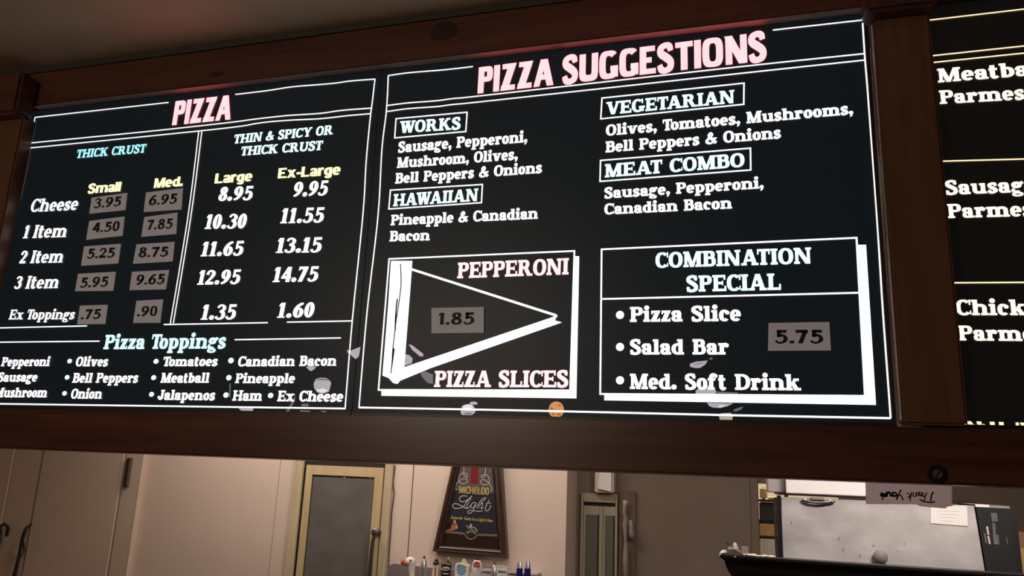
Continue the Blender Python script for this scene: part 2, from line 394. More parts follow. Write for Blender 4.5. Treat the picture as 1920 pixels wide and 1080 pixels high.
        stem(x0, 0, xh, 1, 1, 1, 0); sp([(x0+.03, xh-.32, t), (x0+.12, xh-.12, t*1.2), (x0+.26, xh-.07, t*1.5)])
        if e: disc(.40, xh-.14, s*.55)
        else: R(.3, xh-.2, .46, xh)
    elif ch == 's':
        sp([(.43, xh-.20, s*.7), (.36, xh-.07, t*1.3), (.24, xh-.05, t), (.11, xh-.15, s*.85), (.17, xh*.58, s*.9), (.34, xh*.43, s*.95), (.43, xh*.25, s*.9), (.30, .055, t), (.15, .07, t*1.3), (.06, .20, s*.7)])
        if e: R(.42, xh-.24, .49, xh); R(.02, 0, .09, .24)
    elif ch == 't':
        R(.18-s/2, .12, .18+s/2, .93); R(0, xh-t, .42, xh); sp([(.18, .22, s), (.22, .08, s*.85), (.33, .05, t*1.1), (.43, .14, t)])
    elif ch == 'u': stem(x0, .22, xh, 0, 0, 1, 0); x2 = .58; stem(x2, 0, xh, 0, 1, 1, 0); ring((x0+x2)/2, .26, (x2-x0)/2+s/2, .27, 180, 360, s, t*1.15)
    elif ch == 'v': diag(.30, 0, .10, xh, s*1.05); diag(.34, 0, .56, xh, t*1.25 if e else s); foot(.10, xh, None, True); foot(.56, xh, t, True)
    elif ch == 'w': diag(.26, 0, .10, xh, s); diag(.30, 0, .46, xh, t*1.2); diag(.62, 0, .44, xh, s); diag(.66, 0, .84, xh, t*1.2); foot(.1, xh, None, True); foot(.84, xh, t, True)
    elif ch == 'x': diag(.54, 0, .10, xh, s*1.1); diag(.08, 0, .52, xh, t*1.2 if e else s); foot(.08, 0, t); foot(.54, 0); foot(.10, xh, None, True); foot(.52, xh, t, True)
    elif ch == 'y': diag(.30, 0, .10, xh, s*1.05); diag(.18, -.28, .56, xh, t*1.4); foot(.10, xh, None, True); foot(.56, xh, t, True)
    elif ch == 'z':
        R(.02, xh-t, .52, xh); R(0, 0, .54, t); diag(.12, 0, .42, xh, s*1.15)
        if e: R(.02, xh-.24, .09, xh); R(.47, 0, .54, .24)
    elif ch == '0': ring(.27, .5, .27, .51)
    elif ch == '1':
        stem(.26, 0, 1, 1.3, 1.3, 0, 0); P.append([(.26-s/2, 1), (.26-s/2, .80), (.06, .74), (.06, .84)])
    elif ch == '2':
        sp([(.07, .68, s*.8), (.11, .87, s*.7), (.26, .95, t), (.42, .84, s*.85), (.43, .66, s), (.28, .38, s*.7), (.06, .10, t*1.1)]); R(.02, 0, .53, t*1.35+.03)
    elif ch == '3':
        sp([(.06, .78, s*.6), (.12, .90, s*.6), (.26, .955, t), (.42, .82, s*.85), (.39, .63, s*.8), (.20, .535, t)])
        sp([(.20, .53, t), (.40, .46, s*.8), (.44, .24, s), (.36, .09, s*.7), (.20, .045, t), (.08, .10, s*.6), (.04, .22, s*.65)])
    elif ch == '4': diag(.06, .28, .36, 1, t*1.3); R(0, .22, .56, .22+t*1.25+.02); R(.40-s/2, 0, .40+s/2, 1)
    elif ch == '5':
        R(.10, 1-t*1.3-.02, .50, 1); R(.08, .46, .08+t*1.1, 1); sp([(.12, .54, t*1.2), (.28, .60, t*1.2), (.43, .48, s*.85), (.44, .24, s), (.34, .09, s*.7), (.20, .045, t), (.08, .10, s*.6), (.04, .22, s*.6)])
    elif ch in '69':
        n0 = len(P); ring(.28, .32, .28, .33); sp([(.49, .93, t), (.34, .88, t*1.4), (.18, .70, s*.9), (.10, .46, s), (.10, .32, s)])
        if ch == '9': P[n0:] = [[(.56-x, 1-y) for x, y in q] for q in P[n0:]]
    elif ch == '7': R(.02, 1-t*1.3-.03, .54, 1); diag(.20, 0, .44, .94, s*1.05); (R(.02, .74, .08, 1) if e else None)
    elif ch == '8': ring(.28, .75, .24, .26); ring(.28, .27, .28, .28)
    elif ch == '.': disc(s*.62, s*.6, s*.66) if e else R(0, 0, s*1.05, s*1.05)
    elif ch == ',': disc(s*.62, s*.55, s*.6); P.append([(s*.6, s*.5), (s*1.22, s*.5), (s*.9, -.12), (s*.3, -.22), (s*.25, -.17)])
    elif ch == '-': R(0, .28, .34, .28+t*1.2)
    return P

def layout(txt, k):
    polys, x = [], 0
    pair = {'AT': -.10, 'TA': -.10, 'To': -.14, 'Pi': 0, 'WO': -.05, 'AW': -.12, 'WA': -.12, 'VE': -.03, 'LI': 0, 'Te': -.1, 'Tr': -.1, 'Yo': -.1, '1.': .03, '11': .05}
    prev = ''
    for ch in txt:
        if ch == ' ': x += k['sp']; prev = ' '; continue
        g = glyph(ch, k)
        lo = min(p[0] for q in g for p in q); hi = max(p[0] for q in g for p in q)
        x += pair.get(prev+ch, 0)
        polys += [[(px_-lo+x, py_) for px_, py_ in q] for q in g]
        x += hi-lo+k['gap']; prev = ch
    return polys, x-k['gap']
def clip_poly(q, vmax):
    out = []
    for i in range(len(q)):
        a, b = q[i], q[(i+1) % len(q)]
        if a[1] <= vmax: out.append(a)
        if (a[1] <= vmax) != (b[1] <= vmax):
            u = (vmax-a[1])/(b[1]-a[1]); out.append((a[0]+(b[0]-a[0])*u, vmax))
    return out
def text(name, txt, style, L, Rr, cap, m, parent, Y=-.0015, slant=0, vmax=None, flip=False, yoff=0):
    """one printed line: baseline from L to Rr, capitals cap photo points tall, in the plane at depth Y"""
    polys, wd = layout(txt, STY[style])
    a, b = at(*L, Y), at(*Rr, Y)
    mid = ((L[0]+Rr[0])/2, (L[1]+Rr[1])/2)
    ch = abs((at(mid[0], mid[1]-cap, Y)-at(*mid, Y)).z)
    bm = new(); d = (b-a)/wd; up = Vector((0, 0, ch)); sl = (b-a).normalized()*ch*slant
    for q in polys:
        if vmax is not None:
            q = clip_poly(q, vmax)
            if len(q) < 3: continue
        quad(bm, [a+d*x+up*y+sl*y for x, y in q])
    return obj(name, bm, m, parent, flat=True)
def poly_strip(bm, pts, wd, Y):
    """ruled line of width wd (metres) through world points"""
    pr = None
    for i, p in enumerate(pts):
        a, b = pts[max(i-1, 0)], pts[min(i+1, len(pts)-1)]
        d = b-a; n = Vector((-d.z, 0, d.x)).normalized()*wd/2
        if pr: quad(bm, [pr[0], pr[1], p-n, p+n])
        pr = (p+n, p-n)
def smooth_pts(pts, n=6):
    q = [pts[0]]+list(pts)+[pts[-1]]; out = []
    for i in range(1, len(q)-2):
        a, b, c, d = [Vector(v) for v in q[i-1:i+3]]
        for j in range(n+(i == len(q)-3)):
            u = j/n; out.append(.5*(2*b+(c-a)*u+(2*a-5*b+4*c-d)*u*u+(3*b-a-3*c+d)*u**3))
    return out
def line(bm, px, wd=.0023, Y=-.0015, curve=True):
    if curve and len(px) > 2: px = smooth_pts(px)
    poly_strip(bm, [at(p[0], p[1], Y) for p in px], wd, Y)
def shape(bm, px, Y=-.0015):
    """flat printed shape from an outline; fan from its middle"""
    pts = [at(p[0], p[1], Y) for p in px]
    quad(bm, pts)
def dot(bm, x, y, r, Y=-.0015, ry=None):
    c = at(x, y, Y); rr = abs((at(x+r, y, Y)-c).x); rz = abs((at(x, y+(ry or r), Y)-c).z)
    quad(bm, [c+Vector((rr*math.cos(i*math.pi/10), 0, rz*math.sin(i*math.pi/10))) for i in range(20)])

# ------------------------------------------------------------------ the room
struct(B('floor', (-5.2, -4.6, -.1), (2.6, 5.4, 0), 'floor'))
struct(B('ceiling', (-5.2, -4.6, 2.494), (2.6, 5.4, 2.6), 'ceiling'))
struct(B('wall_left', (-5.3, -4.6, 0), (-5.2, 5.4, 2.494), 'wall'))
struct(B('wall_right', (2.6, -4.6, 0), (2.7, 5.4, 2.494), 'wall_shaded'))
struct(B('wall_front', (-5.3, -4.7, 0), (2.7, -4.6, 2.494), 'wall_shaded'))
YB, YR = 2.7, 2.95
CX = -.888
struct(B('wall_back', (-5.2, YB, 0), (CX, YB+.1, 2.494), 'wall'))
struct(B('wall_return', (CX-.1, YB+.1, 0), (CX, 3.06, 2.494), 'wall'))
OX0, OX1 = at(1423, 960, YR).x, .42
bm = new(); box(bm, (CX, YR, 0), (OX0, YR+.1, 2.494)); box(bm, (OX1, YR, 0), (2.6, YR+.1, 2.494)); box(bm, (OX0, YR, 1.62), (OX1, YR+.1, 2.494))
struct(obj('wall_recess', bm, 'wall_shaded'))
struct(B('wall_storeroom', (-1.2, 4.3, 0), (2.6, 4.4, 2.494), 'wall'))
struct(B('trim_1', (-5.2, -.022, 2.478), (2.6, .10, 2.494), 'dark_trim'))
x = at(1408, 960, YR).x
struct(B('trim_2', (x, YR-.016, 0), (OX0-.002, YR, 1.70), 'wall_shaded', bev=.003))
# panel seams of the back wall
bm = new()
a = at(776, 874, YB); struct(B('trim_3', (a.x-.002, YB-.002, .9), (a.x+.002, YB, 2.494), 'seam'))
a = at(523, 900, YB); struct(B('trim_4', (a.x-.0015, YB-.002, 0), (a.x+.0015, YB, 2.494), 'seam_faint')); bm.free()
struct(B('trim_5', (CX-.012, YB-.004, 0), (CX+.002, YB, 2.494), 'wall', bev=.001))

# ------------------------------------------------------------------ timber frame around the menu boards
ZT, ZB = 2.392, 1.696
fr = thing('timber_menu_frame', 'dark red-brown varnished timber frame around the lit menu boards', 'frame', (-.5, 0, 1.615))
B('top_rail', (-2.6, -.020, ZT), (1.6, .12, 2.478), 'rail_wood', fr, .002)
B('bottom_rail', (-2.6, -.030, 1.615), (1.6, .12, 1.695), 'rail_wood', fr, .003)
for x0, x1 in ((-1.655, -1.570), (.214, .299), (1.15, 1.235)):
    B('post', (x0, -.040, 1.697), (x1, -.0045, 2.36), 'post_wood', fr, .004)
    B('post_cap', (x0-.014, -.070, 2.352), (x1+.006, -.0205, 2.455), 'rail_wood', fr, .006)
B('glow_lip', (-1.57, -.0205, ZT-.0012), (.213, -.0005, ZT-.0001), 'lip', fr)['label'] = 'thin added lip under the top rail catching the red letter glow'  # added grey strip that picks up the red glow of the headings
c = at(1757, 889, -.03)
bt = None
bm = new()
def yl(bm, c, prof, seg=20):
    rings = []
    for r, y in prof: rings.append([bm.verts.new((c.x+max(r, 1e-4)*math.cos(2*math.pi*i/seg), y, c.z+max(r, 1e-4)*math.sin(2*math.pi*i/seg))) for i in range(seg)])
    for A, Bq in zip(rings, rings[1:]):
        for i in range(seg): bm.faces.new((A[i], A[(i+1) % seg], Bq[(i+1) % seg], Bq[i]))
    bm.faces.new(rings[-1]); bm.faces.new(rings[0][::-1])
yl(bm, c, [(.013, -.0295), (.013, -.032), (.0115, -.0335), (.008, -.0335), (.008, -.0315), (.0001, -.0315)])
wsh = obj('washer', bm, 'tap_black', fr, True)
bm = new(); yl(bm, c, [(.0068, -.031), (.0068, -.0345), (.0058, -.036), (.0001, -.036)])
scw = obj('screw', bm, mat('screw_metal', (.22, .23, .21), .4, .6), fr, True); scw['label'] = 'slotted grey screw head'
bm = new(); ang = math.radians(65)
dv = Vector((math.cos(ang), 0, math.sin(ang))); nv = Vector((-dv.z, 0, dv.x))
quad(bm, [c+dv*.0062+nv*.0011+Vector((0, -.0063, 0)), c-dv*.0062+nv*.0011+Vector((0, -.0063, 0)), c-dv*.0062-nv*.0011+Vector((0, -.0063, 0)), c+dv*.0062-nv*.0011+Vector((0, -.0063, 0))])
obj('screw_slot', bm, 'black', scw, flat=True)
# knots in the top rail
for (kx, ky, r1, r2) in ((832, 58, 32, 24), (405, 139, 24, 7)):
    bm = new(); cc = at(kx, ky, -.0205); q = []
    for i in range(24):
        a = i*math.pi/12; j = 1+.05*math.sin(3*a+kx)
        q.append(cc+Vector((r1*.00088*j*math.cos(a), -.0002, r2*.00088*j*math.sin(a))))
    quad(bm, q); obj('knot', bm, 'knot', fr, flat=True)

# ------------------------------------------------------------------ menu boards
def panel(label, x0, x1, film):
    t = thing('menu_board', label, 'menu board', ((x0+x1)/2, .05, ZB), 'lit menu boards')
    bm = new(); box(bm, (x0, 0, ZB), (x1, .004, ZT-.001)); obj('film_sheet', bm, film, t)
    bm = new(); box(bm, (x0, .005, ZB+.002), (x1, .11, ZT-.002), .002); obj('light_box', bm, 'black_lam', t)
    bm = new(); box(bm, (x0, -.004, ZB), (x1, -.0003, ZB+.006)); obj('retainer_strip', bm, 'retainer', t)
    return t
SEAM = -.692
pl = panel('backlit black board listing pizza sizes, prices and toppings', -1.60, SEAM-.001, 'film')
pm = panel('backlit black board headed PIZZA SUGGESTIONS with slice and combination boxes', SEAM+.001, .2125, 'film')
pr_ = panel('partly seen backlit board with cream lettering ending in Parmesan dishes', .255, 1.165, 'film_warm')
B('retainer_strip', (-1.600, -.004, ZB), (-1.594, -.0003, ZT-.002), 'retainer', pl)
B('retainer_strip', (.2065, -.004, ZB+.007), (.2125, -.0003, ZT-.002), 'retainer', pm)

# ---- left board
bm = new()
line(bm, [(65.5, 220), (316, 192)]); line(bm, [(441, 177), (500, 170), (550, 162.5), (620, 156.7), (658, 151.7), (703.5, 148.3)])
line(bm, [(65.5, 220), (57, 268), (39, 360), (28, 400), (0, 543), (-44, 757)])
line(bm, [(703, 148), (696.7, 201.7), (695, 213), (686.7, 300), (680.6, 400), (660.7, 598.7), (647, 766)])
line(bm, [(57, 268), (180, 256), (300, 244), (431, 229.5), (480, 223), (540, 216.5), (600, 212.5), (640, 207), (697, 202.5)])
line(bm, [(55, 277.5), (180, 265), (300, 253), (437, 238.5), (490, 230), (540, 225.5), (600, 222.5), (650, 217), (695.5, 213)])
line(bm, [(372.5, 246), (352.5, 405), (319, 608)], .0022); line(bm, [(378.5, 245), (358, 405), (325, 606)], .0022)
line(bm, [(-10, 615), (163, 611)]); line(bm, [(307, 608.5), (502, 605)]); line(bm, [(538, 604), (660, 601.7)])
line(bm, [(-20, 641.8), (186.5, 639.6)]); line(bm, [(440, 637), (639, 633.6)])
line(bm, [(-44, 756.5), (300, 761.3), (648, 766)], .0029)
obj('border_lines', bm, 'white', pl, flat=True)
T = lambda *a, **k: text(*a, **k)
T('heading_lettering', 'PIZZA', 'cond', (322.3, 235), (431.8, 223.8), 45, 'pink', pl)
T('heading_lettering', 'THICK CRUST', 'slab', (142.3, 296.8), (272, 286), 15.8, 'cyan_deep', pl, slant=.05)
T('heading_lettering', 'THIN & SPICY OR', 'slab', (437.5, 269.5), (623.5, 251.7), 17, 'pale_cyan', pl, slant=.05)
T('heading_lettering', 'THICK CRUST', 'slab', (450.6, 292), (603.5, 281), 17, 'pale_cyan', pl, slant=.05)
T('size_lettering', 'Small', 'wide', (163.8, 362.8), (225.3, 358.6), 17.5, 'yellow', pl)
T('size_lettering', 'Med.', 'wide', (288, 352.5), (342, 348.7), 17.8, 'yellow', pl)
T('size_lettering', 'Large', 'wide', (402, 344), (472, 339.4), 18.4, 'yellow', pl)
T('size_lettering', 'Ex-Large', 'wide', (520.5, 334.5), (637.7, 327.4), 19, 'yellow', pl)
for s_, L, Rr, c_ in (('Cheese', (55.5, 397.5), (143.8, 393.5), 24), ('1 Item', (42.4, 446.9), (123, 444.3), 24), ('2 Item', (35, 494), (116.5, 492), 23.5),
                      ('3 Item', (25.5, 541.7), (108, 540), 23.6), ('Ex Toppings', (15.8, 599), (138, 598.6), 18.5)):
    T('row_lettering', s_, 'times', L, Rr, c_, 'white', pl, slant=.1)
for s_, L, Rr, c_ in (('8.95', (408, 376.9), (471.4, 375), 26), ('9.95', (548, 369.4), (612.4, 366), 27.5), ('10.30', (383.3, 429.3), (459.4, 428), 27),
                      ('11.55', (525, 418.8), (605, 417), 28), ('11.65', (375.8, 480.6), (453.8, 479), 27), ('13.15', (516.8, 474.3), (600.8, 473), 28),
                      ('12.95', (369.4, 533.9), (448, 532.4), 27), ('14.75', (510.8, 529), (594.4, 527.6), 28), ('1.35', (376, 599.5), (440, 598.8), 28), ('1.60', (519.4, 595.8), (586.5, 595), 28)):
    T('price_lettering', s_, 'times', L, Rr, c_, 'white', pl, slant=.1)
T('heading_lettering', 'Pizza Toppings', 'slab', (193.3, 654.8), (421.9, 653.3), 27.5, 'cyan', pl, slant=.04)
for s_, L, Rr, c_ in (('Pepperoni', (1.5, 686.7), (91.8, 686.4), 17), ('Olives', (140.8, 686.8), (201, 686.8), 18), ('Tomatoes', (304.5, 686.7), (406.8, 686.3), 18),
                      ('Canadian Bacon', (445.3, 687), (630, 685.8), 19), ('Sausage', (-5, 715.6), (68.3, 715.4), 17), ('Bell Peppers', (135, 717.5), (257.5, 717.6), 18.3),
                      ('Meatball', (300.5, 717.6), (391, 717.6), 18.6), ('Pineapple', (440.3, 718.3), (551.8, 718.4), 18.3), ('Mushroom', (-11, 744.8), (86.8, 745), 18),
                      ('Onion', (131.7, 747.3), (189.8, 747.5), 18.5), ('Jalapenos', (294.4, 749.6), (402, 750.6), 19), ('Ham', (435, 751.2), (490.2, 751.5), 19.5), ('Ex Cheese', (519.3, 752.3), (642.3, 753.2), 20)):
    T('topping_lettering', s_, 'slab', L, Rr, c_, 'white', pl, slant=.05)
for x, y, r in ((130.5, 677, 4.3), (292.5, 677.5, 4.6), (433, 676, 5.2), (125.8, 707.5, 4.3), (288, 708, 4.6), (429, 708.2, 5), (120.8, 737.5, 4.3), (284, 739.4, 4.6), (423.7, 740.7, 5), (507.3, 741.5, 5)):
    bm = new(); dot(bm, x, y, r); obj('bullet', bm, 'pale_cyan', pl, flat=True)

# ---- middle board
bm = new()
line(bm, [(728, 141.7), (766.7, 136.3), (833, 130.8), (886.7, 124.7)]); line(bm, [(1449, 56.3), (1617.5, 37.5)])
line(bm, [(728, 141.3), (724.5, 206.7), (716, 280), (708.7, 405), (688, 587), (673, 764)])
line(bm, [(1617, 37.3), (1621.9, 112.5), (1627.5, 180), (1644, 405), (1655.6, 587.5), (1670, 784)])
line(bm, [(672.5, 764), (1000, 770), (1372, 778.5), (1670, 784)], .003)
line(bm, [(724.5, 198), (766.7, 192.7), (816.7, 189), (850, 184.7), (920, 177.5), (1372, 126.7), (1620.5, 100.5)])
line(bm, [(724, 209.3), (766.7, 203.5), (816.7, 200), (850, 195.8), (920, 188.7), (1372, 139.3), (1621.5, 112.5)])
def rect(bm, q, wd=.0024, Y=-.0015):
    P_ = [at(p[0], p[1], Y) for p in q]
    for i in range(4):
        a, b = P_[i], P_[(i+1) % 4]; d = (b-a).normalized()*wd/2
        poly_strip(bm, [a-d, b+d], wd, Y)
rect(bm, [(742.5, 222.5), (875.8, 210.3), (873.3, 246.5), (740, 258.5)])
rect(bm, [(732, 356.5), (904.5, 345.8), (902.6, 380), (729, 391.8)])
rect(bm, [(1128.7, 183.8), (1395, 155.8), (1394.5, 195.5), (1126.4, 222.7)])
rect(bm, [(1126, 300.8), (1407, 277.7), (1407.6, 318.6), (1125, 340)])
rect(bm, [(729.6, 485.5), (1077, 470.5), (1069, 732), (709.6, 731)], .0028)
rect(bm, [(1128, 467.5), (1606, 445.8), (1622, 742.5), (1125.4, 738.6)], .0028)
line(bm, [(1128.7, 560.6), (1609.5, 548.9)], .0028)
obj('border_lines', bm, 'white', pm, flat=True)
bm = new()
for q in ([(1077, 480), (1086, 480.6), (1080.7, 746.9), (1068.5, 731)], [(715, 731), (1069, 731.5), (1080.7, 746.9), (715, 742)],
          [(1606, 459), (1623.8, 459), (1642.5, 759.2), (1622, 742)], [(1133, 739), (1622, 742), (1642.5, 759.2), (1133, 750.6)]):
    shape(bm, q)
obj('drop_shadow_bars', bm, 'white', pm, flat=True)
bm = new()
shape(bm, [(733, 489), (773, 489), (771, 520), (757.8, 690), (752, 712), (745, 720), (737, 718), (729, 709), (717, 704), (719, 680), (728, 570)])
line(bm, [(772, 505), (1043, 591.5)], .0042)
shape(bm, [(1029, 597), (1046, 591), (1040, 600.5), (1053.5, 604.6), (808, 690), (745, 716), (750, 700), (757.5, 688.5)])
obj('pizza_slice_drawing', bm, 'white', pm, flat=True)
bm = new()
line(bm, [(751, 495), (752, 530), (749, 560), (743, 600), (737, 650), (735, 680), (733, 700)], .0022, -.0019)
line(bm, [(745, 560), (742, 590), (741, 620)], .003, -.0019); line(bm, [(736, 660), (739, 655), (734, 690)], .0025, -.0019)
obj('crease_mark', bm, mat('crease_grey', (.02, .025, .02), .6), pm, flat=True)
T('heading_lettering', 'PIZZA SUGGESTIONS', 'cond', (895.3, 175.5), (1438, 113), 51.5, 'pink', pm)
for s_, L, Rr, c_ in (('WORKS', (748.6, 249.8), (863, 242.3), 22.5), ('HAWAIIAN', (736.7, 387), (895.7, 376.8), 23.2), ('VEGETARIAN', (1136.6, 215.3), (1377.3, 193), 24.2), ('MEAT COMBO', (1133.8, 332.8), (1396.3, 312.4), 25.5),
                      ('COMBINATION', (1229, 502.5), (1522, 494), 29.5), ('SPECIAL', (1287, 547.3), (1464.5, 543.4), 30.5)):
    T('heading_lettering', s_, 'slab', L, Rr, c_, 'pale_cyan', pm)
for s_, L, Rr, c_ in (('Sausage, Pepperoni,', (746, 286.3), (988.5, 266.3), 20.5), ('Mushroom, Olives,', (744, 315), (970.5, 299), 20), ('Bell Peppers & Onions', (740.6, 344.4), (1016, 324), 20),
                      ('Pineapple & Canadian', (732.2, 422.5), (1008.4, 410), 20), ('Bacon', (730, 452.6), (805.5, 450.6), 19.5), ('Olives, Tomatoes, Mushrooms,', (1136, 254.7), (1600, 213.8), 21.3),
                      ('Bell Peppers & Onions', (1135.3, 286), (1464.6, 259), 21.3), ('Sausage, Pepperoni,', (1133, 372.2), (1432, 352.8), 20.8), ('Canadian Bacon', (1133, 402.3), (1372.7, 390.8), 20.8)):
    T('dish_lettering', s_, 'slab', L, Rr, c_, 'white', pm)
T('slice_lettering', 'PEPPERONI', 'slab', (857, 522), (1066, 514.4), 30, 'pink_pale', pm)
T('slice_lettering', 'PIZZA SLICES', 'slab', (813.6, 725.6), (1065.2, 726.3), 31, 'pink_pale', pm)
for s_, L, Rr, c_ in (('Pizza Slice', (1181, 603.6), (1389.6, 601.8), 28.5), ('Salad Bar', (1181, 664.6), (1367, 664.6), 28.5), ('Med. Soft Drink', (1181, 729.3), (1502.2, 732), 29.5)):
    T('combo_lettering', s_, 'bold', L, Rr, c_, 'white', pm)
for x, y in ((1162.5, 590.5), (1162.5, 650.5), (1162.5, 713)):
    bm = new(); dot(bm, x, y, 7.6); obj('bullet', bm, 'white', pm, flat=True)

# ---- right board
bm = new()
for a, b in (((1738, 38.2), (2090, -3)), ((1744, 104.8), (2090, 68)), ((1746, 117.4), (2090, 82)), ((1762, 302.3), (2090, 293.5)), ((1784, 530.2), (2090, 528.5))):
    A_, B_ = at(*a, -.0015), at(*b, -.0015)
    bm = new(); poly_strip(bm, [A_, A_+(B_-A_)*((1.135-A_.x)/(B_.x-A_.x))], .0022, 0); obj('border_line', bm, 'cream', pr_, flat=True)
bm = new(); poly_strip(bm, [Vector((1.135, -.0015, 1.71)), Vector((1.135, -.0015, 2.376))], .0022, 0); obj('border_line', bm, 'cream', pr_, flat=True)
for s_, L, Rr, c_ in (('Meatball', (1759, 154.8), (1966, 138.5), 26.5), ('Parmesan', (1762.5, 195), (1980, 183), 26), ('Sausage', (1773.5, 365.3), (1944, 359), 27), ('Parmesan', (1777.5, 409), (1995, 403.5), 27),
                      ('Chicken', (1793.6, 591), (1985, 591), 29.5), ('Parmesan', (1798, 638.3), (2021, 640.5), 28.5)):
    T('dish_lettering', s_, 'slab', L, Rr, c_, 'cream_white', pr_)
T('cut_off_lettering', 'kch M', 'slab', (1800, 799.3), (1944, 803.5), 30, 'cream', pr_, vmax=.34)

# ---- faded mushroom and chip prints along the bottom of the boards
def printed(parent, items, name='mushroom_print', Y=-.0009):
    for m, q in items:
        bm = new(); shape(bm, q, Y); obj(name, bm, m, parent, flat=True)
def blob(cx, cy, rx, ry, n=18, wob=.08, ph=0):
    return [(cx+rx*(1+wob*math.sin(3*a+ph))*math.cos(a), cy+ry*(1+wob*math.cos(2*a+ph))*math.sin(a)) for a in [2*math.pi*i/n for i in range(n)]]
printed(pl, [('mush', [(588, 719), (592, 711), (600, 708), (612, 709), (619, 714), (621, 719), (617, 734), (607, 738), (595, 736), (589, 728)]),
             ('mush', [(574, 687), (593, 687), (590, 692), (583, 696), (577, 692)]), ('mush', [(447, 765), (475, 764), (474, 773), (465, 771), (458, 774), (450, 768)]),
             ('mush_dim', [(552, 745), (554, 740), (553, 752), (540, 774), (534, 775), (545, 757)]), ('mush_dim', [(566, 757), (578, 757), (579, 762), (565, 762)]),
             ('mush_dim', [(563, 769), (581, 770), (582, 776), (577, 773), (567, 774), (563, 776)]), ('mush_dim', [(600, 769), (610, 771), (618, 776), (610, 776)]), ('mush_dim', [(430, 719), (432.5, 719), (432, 745), (430, 745)])])
printed(pl, [('mush_light', [(592, 731), (605, 728), (616, 732), (606, 737), (597, 735)]), ('mush_dim', [(590, 714), (600, 709.5), (612, 710.5), (619.5, 715), (611, 713), (600, 712.5)])], 'mushroom_print_detail', -.0012)
printed(pl, [('mush', [(650, 656), (656, 658), (676, 650), (673, 668), (667, 673.5), (660, 668), (656, 663), (652, 662)]) ])
printed(pm, [('mush', blob(877, 769, 14, 12, ph=1)), ('mush', blob(888, 756, 7.5, 3.4)), ('mush', [(766, 645), (774, 648), (794, 664), (793, 668.5), (787, 668), (772, 655)]),
             ('mush', [(759, 664), (768, 666), (774, 673), (772, 681), (758, 686)]), ('mush_dim', [(788, 700), (796, 696), (812, 702), (812, 720), (802, 718), (793, 709)]),
             ('mush', [(1293.5, 682), (1305, 678), (1327, 676), (1322, 684), (1312, 690), (1303, 690), (1294, 688)]), ('mush_dim', blob(1333, 672.5, 3, 2.2)),
             ('mush', [(1304, 732), (1320, 724), (1334, 722), (1343, 733), (1342, 741), (1305, 740)]), ('mush_dim', [(1344, 734), (1384, 736), (1383, 740), (1344, 740)]),
             ('mush', [(1326, 755), (1375, 756.5), (1363, 762), (1350, 765), (1336, 764), (1329, 761)]), ('mush_dim', [(1374, 770), (1380, 766), (1394, 762), (1390, 768), (1379, 772)]),
             ('mush_tan', [(1348, 780), (1352, 775), (1370, 774), (1374, 779), (1373, 788), (1366, 792), (1354, 793), (1350, 789)])])
printed(pm, [('mush_light', blob(877, 763, 10, 4, ph=2)), ('mush_dim', blob(878, 775, 8, 1.6)), ('mush_dim', [(1298, 683), (1322, 679), (1310, 683)]), ('mush_light', [(1345, 761), (1362, 759), (1352, 764)])], 'mushroom_print_detail', -.0012)
printed(pm, [('gold_print', blob(1043, 768, 14.5, 15.5, 24, .02))], 'gold_chip_print')
printed(pm, [('gold_dark', blob(1034, 766, 3.5, 2.2)), ('gold_dark', blob(1049, 760, 3, 2)), ('gold_dark', blob(1048, 777, 5, 1.8)), ('gold_dark', blob(1037, 776, 2, 3))], 'gold_chip_print_detail', -.0012)

